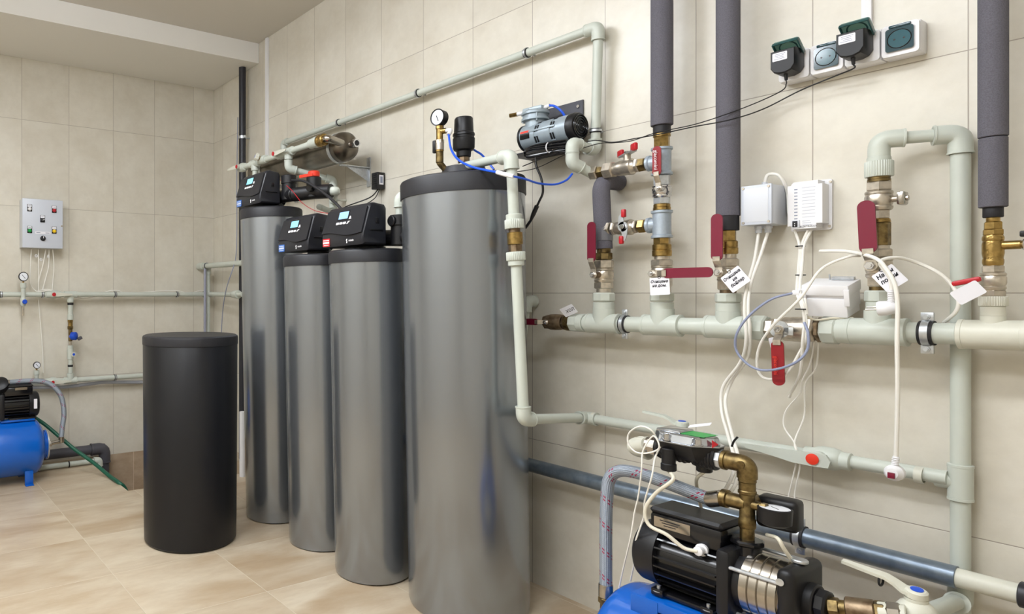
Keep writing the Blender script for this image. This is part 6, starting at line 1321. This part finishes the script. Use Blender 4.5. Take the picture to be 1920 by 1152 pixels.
for k, (pp, lab) in enumerate((
    ([(59, 468, .06), (57, 500, .07), (57, 530, .06), (66, 545, .05), (75, 547, .09), (95, 545, .09), (118, 550, .05)], 'leftmost white cable under the wall cabinet, curling onto the pipe'),
    ([(72, 468, .06), (72, 510, .06), (72, 545, .05), (72, 560, .03), (76, 610, .02), (80, 660, .02), (81, 700, .03)], 'white cable under the wall cabinet that drops past both wall pipes'),
    ([(86, 468, .06), (80, 500, .06), (73, 525, .06), (72, 548, .05)], 'white cable under the wall cabinet bending in from the middle'),
    ([(92, 468, .06), (91, 500, .06), (84, 528, .06), (80, 544, .06)], 'white cable under the wall cabinet second from the right'),
    ([(99, 468, .06), (101, 500, .05), (99, 530, .05), (98, 545, .05)], 'rightmost white cable under the wall cabinet'))):
    cable('white_cable', lab, 'cable', [L(*p) for p in pp], 0.0034, M_whitec, 6, 'white cables under the wall cabinet')
b = B(); b.torus(L(68, 480, .06), XA, 0.008, 0.003, 12, 6); b.torus(L(77, 487, .06), V((1, 0.4, 0)), 0.008, 0.003, 12, 6); b.torus(L(90, 481, .06), V((0.5, 0.8, 0)), 0.009, 0.003, 12, 6)
tag(b.make('cable_clips', M_white), 'cluster of small white loops of cable just below the wall cabinet', 'cable', kind='stuff')

# ================================================================== LEFT PUMP SET
tk = thing('pressure_tank', 'blue horizontal pressure tank on the floor at the left picture edge', 'tank', (0.46, -1.62, 0), group='blue pressure tanks')
tx_ = 0.40
tank_blue(tk, tx_, -1.66, V((0, 1, 0)), 0.19, 0.176, 0.215, (-0.14, 0.15))
b = B(); b.lathe((tx_, -1.66+0.245, 0.215), YA, [(0, 0.085), (0.02, 0.085), (0.021, 0.092), (0.028, 0.092), (0.03, 0.07), (0.034, 0.02)], 28); b.make('end_flange', M_blue, tk)
b = B(); b.lathe((tx_, -1.66+0.274, 0.215), YA, [(0, 0.094), (0.008, 0.094), (0.009, 0.085)], 28); b.make('flange_ring', M_zinc, tk)
pl = thing('pump', 'black electric pump on the blue tank at the left picture edge', 'pump', (tx_, -1.6, 0.4), group='pumps')
mo2 = V((tx_, L(71, 765, tx_).y, 0.485))
R2, sd2 = motor(pl, mo2, V((0, -1, 0)), 1)
b = B(); b.cyl(mo2+V((0, -0.26, 0)), mo2+V((0, -0.42, 0)), 0.072, 28, 0.004); b.box(mo2+V((0, -0.1, -0.082)), (0.12, 0.16, 0.012), None, 0.002); b.make('pump_casing', M_blackp, pl)
bc2 = mo2+V((0, -0.145, 0.098))
b = B(); b.plate(rrect(0.072, 0.016, 0.002), bc2+V((0.0505, 0.035, 0.008)), YA, ZA, 0.0006); b.make('rating_plate', M_steel, pl)
b = B(); b.plate(rrect(0.02, 0.062, 0.002), mo2+V((0.082, -0.03, 0.01)), YA, ZA, 0.0012); b.make('warning_label', M_paper, pl)
b = B(); b.box((tx_, mo2.y-0.13, 0.394), (0.13, 0.2, 0.012), None, 0.002); tag(b.make('pump_bracket', M_blue), 'blue saddle plate between the left tank and its pump', 'bracket')
b = B(); b.lathe(L(3, 730, tx_), V((0.5, -0.2, 0.5)), [(0, 0.025), (0.02, 0.05), (0.06, 0.05), (0.07, 0.03)], 24); tag(b.make('pressure_switch', M_blackp), 'black round pressure switch cut by the left picture edge above the pump', 'switch')
hz = thing('braided_hose', 'grey braided hose arching over the left pump down to its blue tank', 'hose', L(80, 717, .4), group='braided hoses')
hp = [L(14, 718, tx_), L(50, 715, tx_), L(80, 716, tx_), L(100, 725, tx_), L(115, 745, tx_), L(120, 775, tx_), L(117, 800, tx_), L(115, 822, tx_)]
b = B(); b.tube(smooth(hp, 8), 0.0165, 18, uv=True); b.make('hose_body', M_hose, hz)
q = V(hp[-1]); b = B(); b.cyl(q+ZA*0.01, q-ZA*0.028, 0.0185, 18, 0.002); b.cyl(L(5, 718, tx_), L(18, 718, tx_), 0.0185, 18, 0.002); b.make('ferrule', M_steel, hz)
b = B(); b.tube(fillet([q-ZA*0.02, V((q.x, q.y, 0.225)), V((tx_, -1.66+0.283, 0.215))], 0.04, 7), 0.0135, 14); b.hexn(V((tx_, -1.66+0.285, 0.215)), V((tx_, -1.66+0.31, 0.217)), 0.02); b.make('hose_elbow', M_steel, hz)
cable('garden_hose', 'dark green hose slanting from behind the left tank into the floor pit', 'hose', [L(60, 780, .22), L(85, 797, .24), L(110, 818, .3), L(140, 843, .38), L(175, 868, .5), H(205, 893, .02), H(222, 905, .01), V((0.80, -0.985, -0.04)), V((0.82, -0.95, -0.2))], 0.0125, M_green, 12)
t = thing('pit_drain', 'dark grey drain pipe with an elbow dropping into the floor pit', 'pipe', (0.1, -1.0, 0.06))
pz = 0.075; pyE = L(196, 845, .1).y
b = B(); b.cyl((0.1, -1.9, pz), (0.1, pyE, pz), 0.034, 24); b.cyl((0.1, pyE, pz), (0.1, pyE, -0.4), 0.034, 24); b.make('pipe', M_drain, t)
b = B(); elbow(b, (0.1, pyE, pz), -YA, -ZA, 0.0415, 0.1); b.make('elbow', M_drain, t)
t = thing('low_pipe', 'pale pipe lying on the floor in front of the dark drain pipe', 'pipe', (0.2, -1.2, 0.03))
b = B(); b.cyl((0.22, -1.9, 0.022), (0.22, -0.985, 0.022), 0.0175, 20); b.cyl((0.22, -0.985, 0.022), (0.22, -0.985, -0.3), 0.0175, 20); b.make('pipe', M_ppr, t)
b = B(); elbow(b, (0.22, -0.985, 0.024), -YA, -ZA, 0.023, 0.04); b.make('elbow', M_ppr, t)
b = B(); b.lathe((0.22, -1.2, 0.022), YA, [(0, 0.0178), (0, 0.021), (0.008, 0.021), (0.008, 0.0178)], 20, cap=False); tag(b.make('pipe_clip', M_rubber), 'dark clip on the pale pipe lying on the floor', 'pipe clip')
# bits between bin and tanks
b = B(); b.cyl((1.02, -0.28, 0.0), (1.02, -0.28, 0.42), 0.02, 16); tag(b.make('floor_pipe', M_white), 'slim white upright pipe glimpsed between the salt bin and the tall tank', 'pipe')

q = W(988, 565, .05)
t = thing('wall_elbow', 'pale plastic elbow peeking out beside the right edge of the widest tank', 'pipe fitting', q)
b = B(); elbow(b, q, YA, V((-0.15, 0, -1)), 0.0235, 0.042); b.cyl(q, q+V((-0.03, 0, -0.2)), 0.0175, 18); b.make('elbow', M_ppr, t)
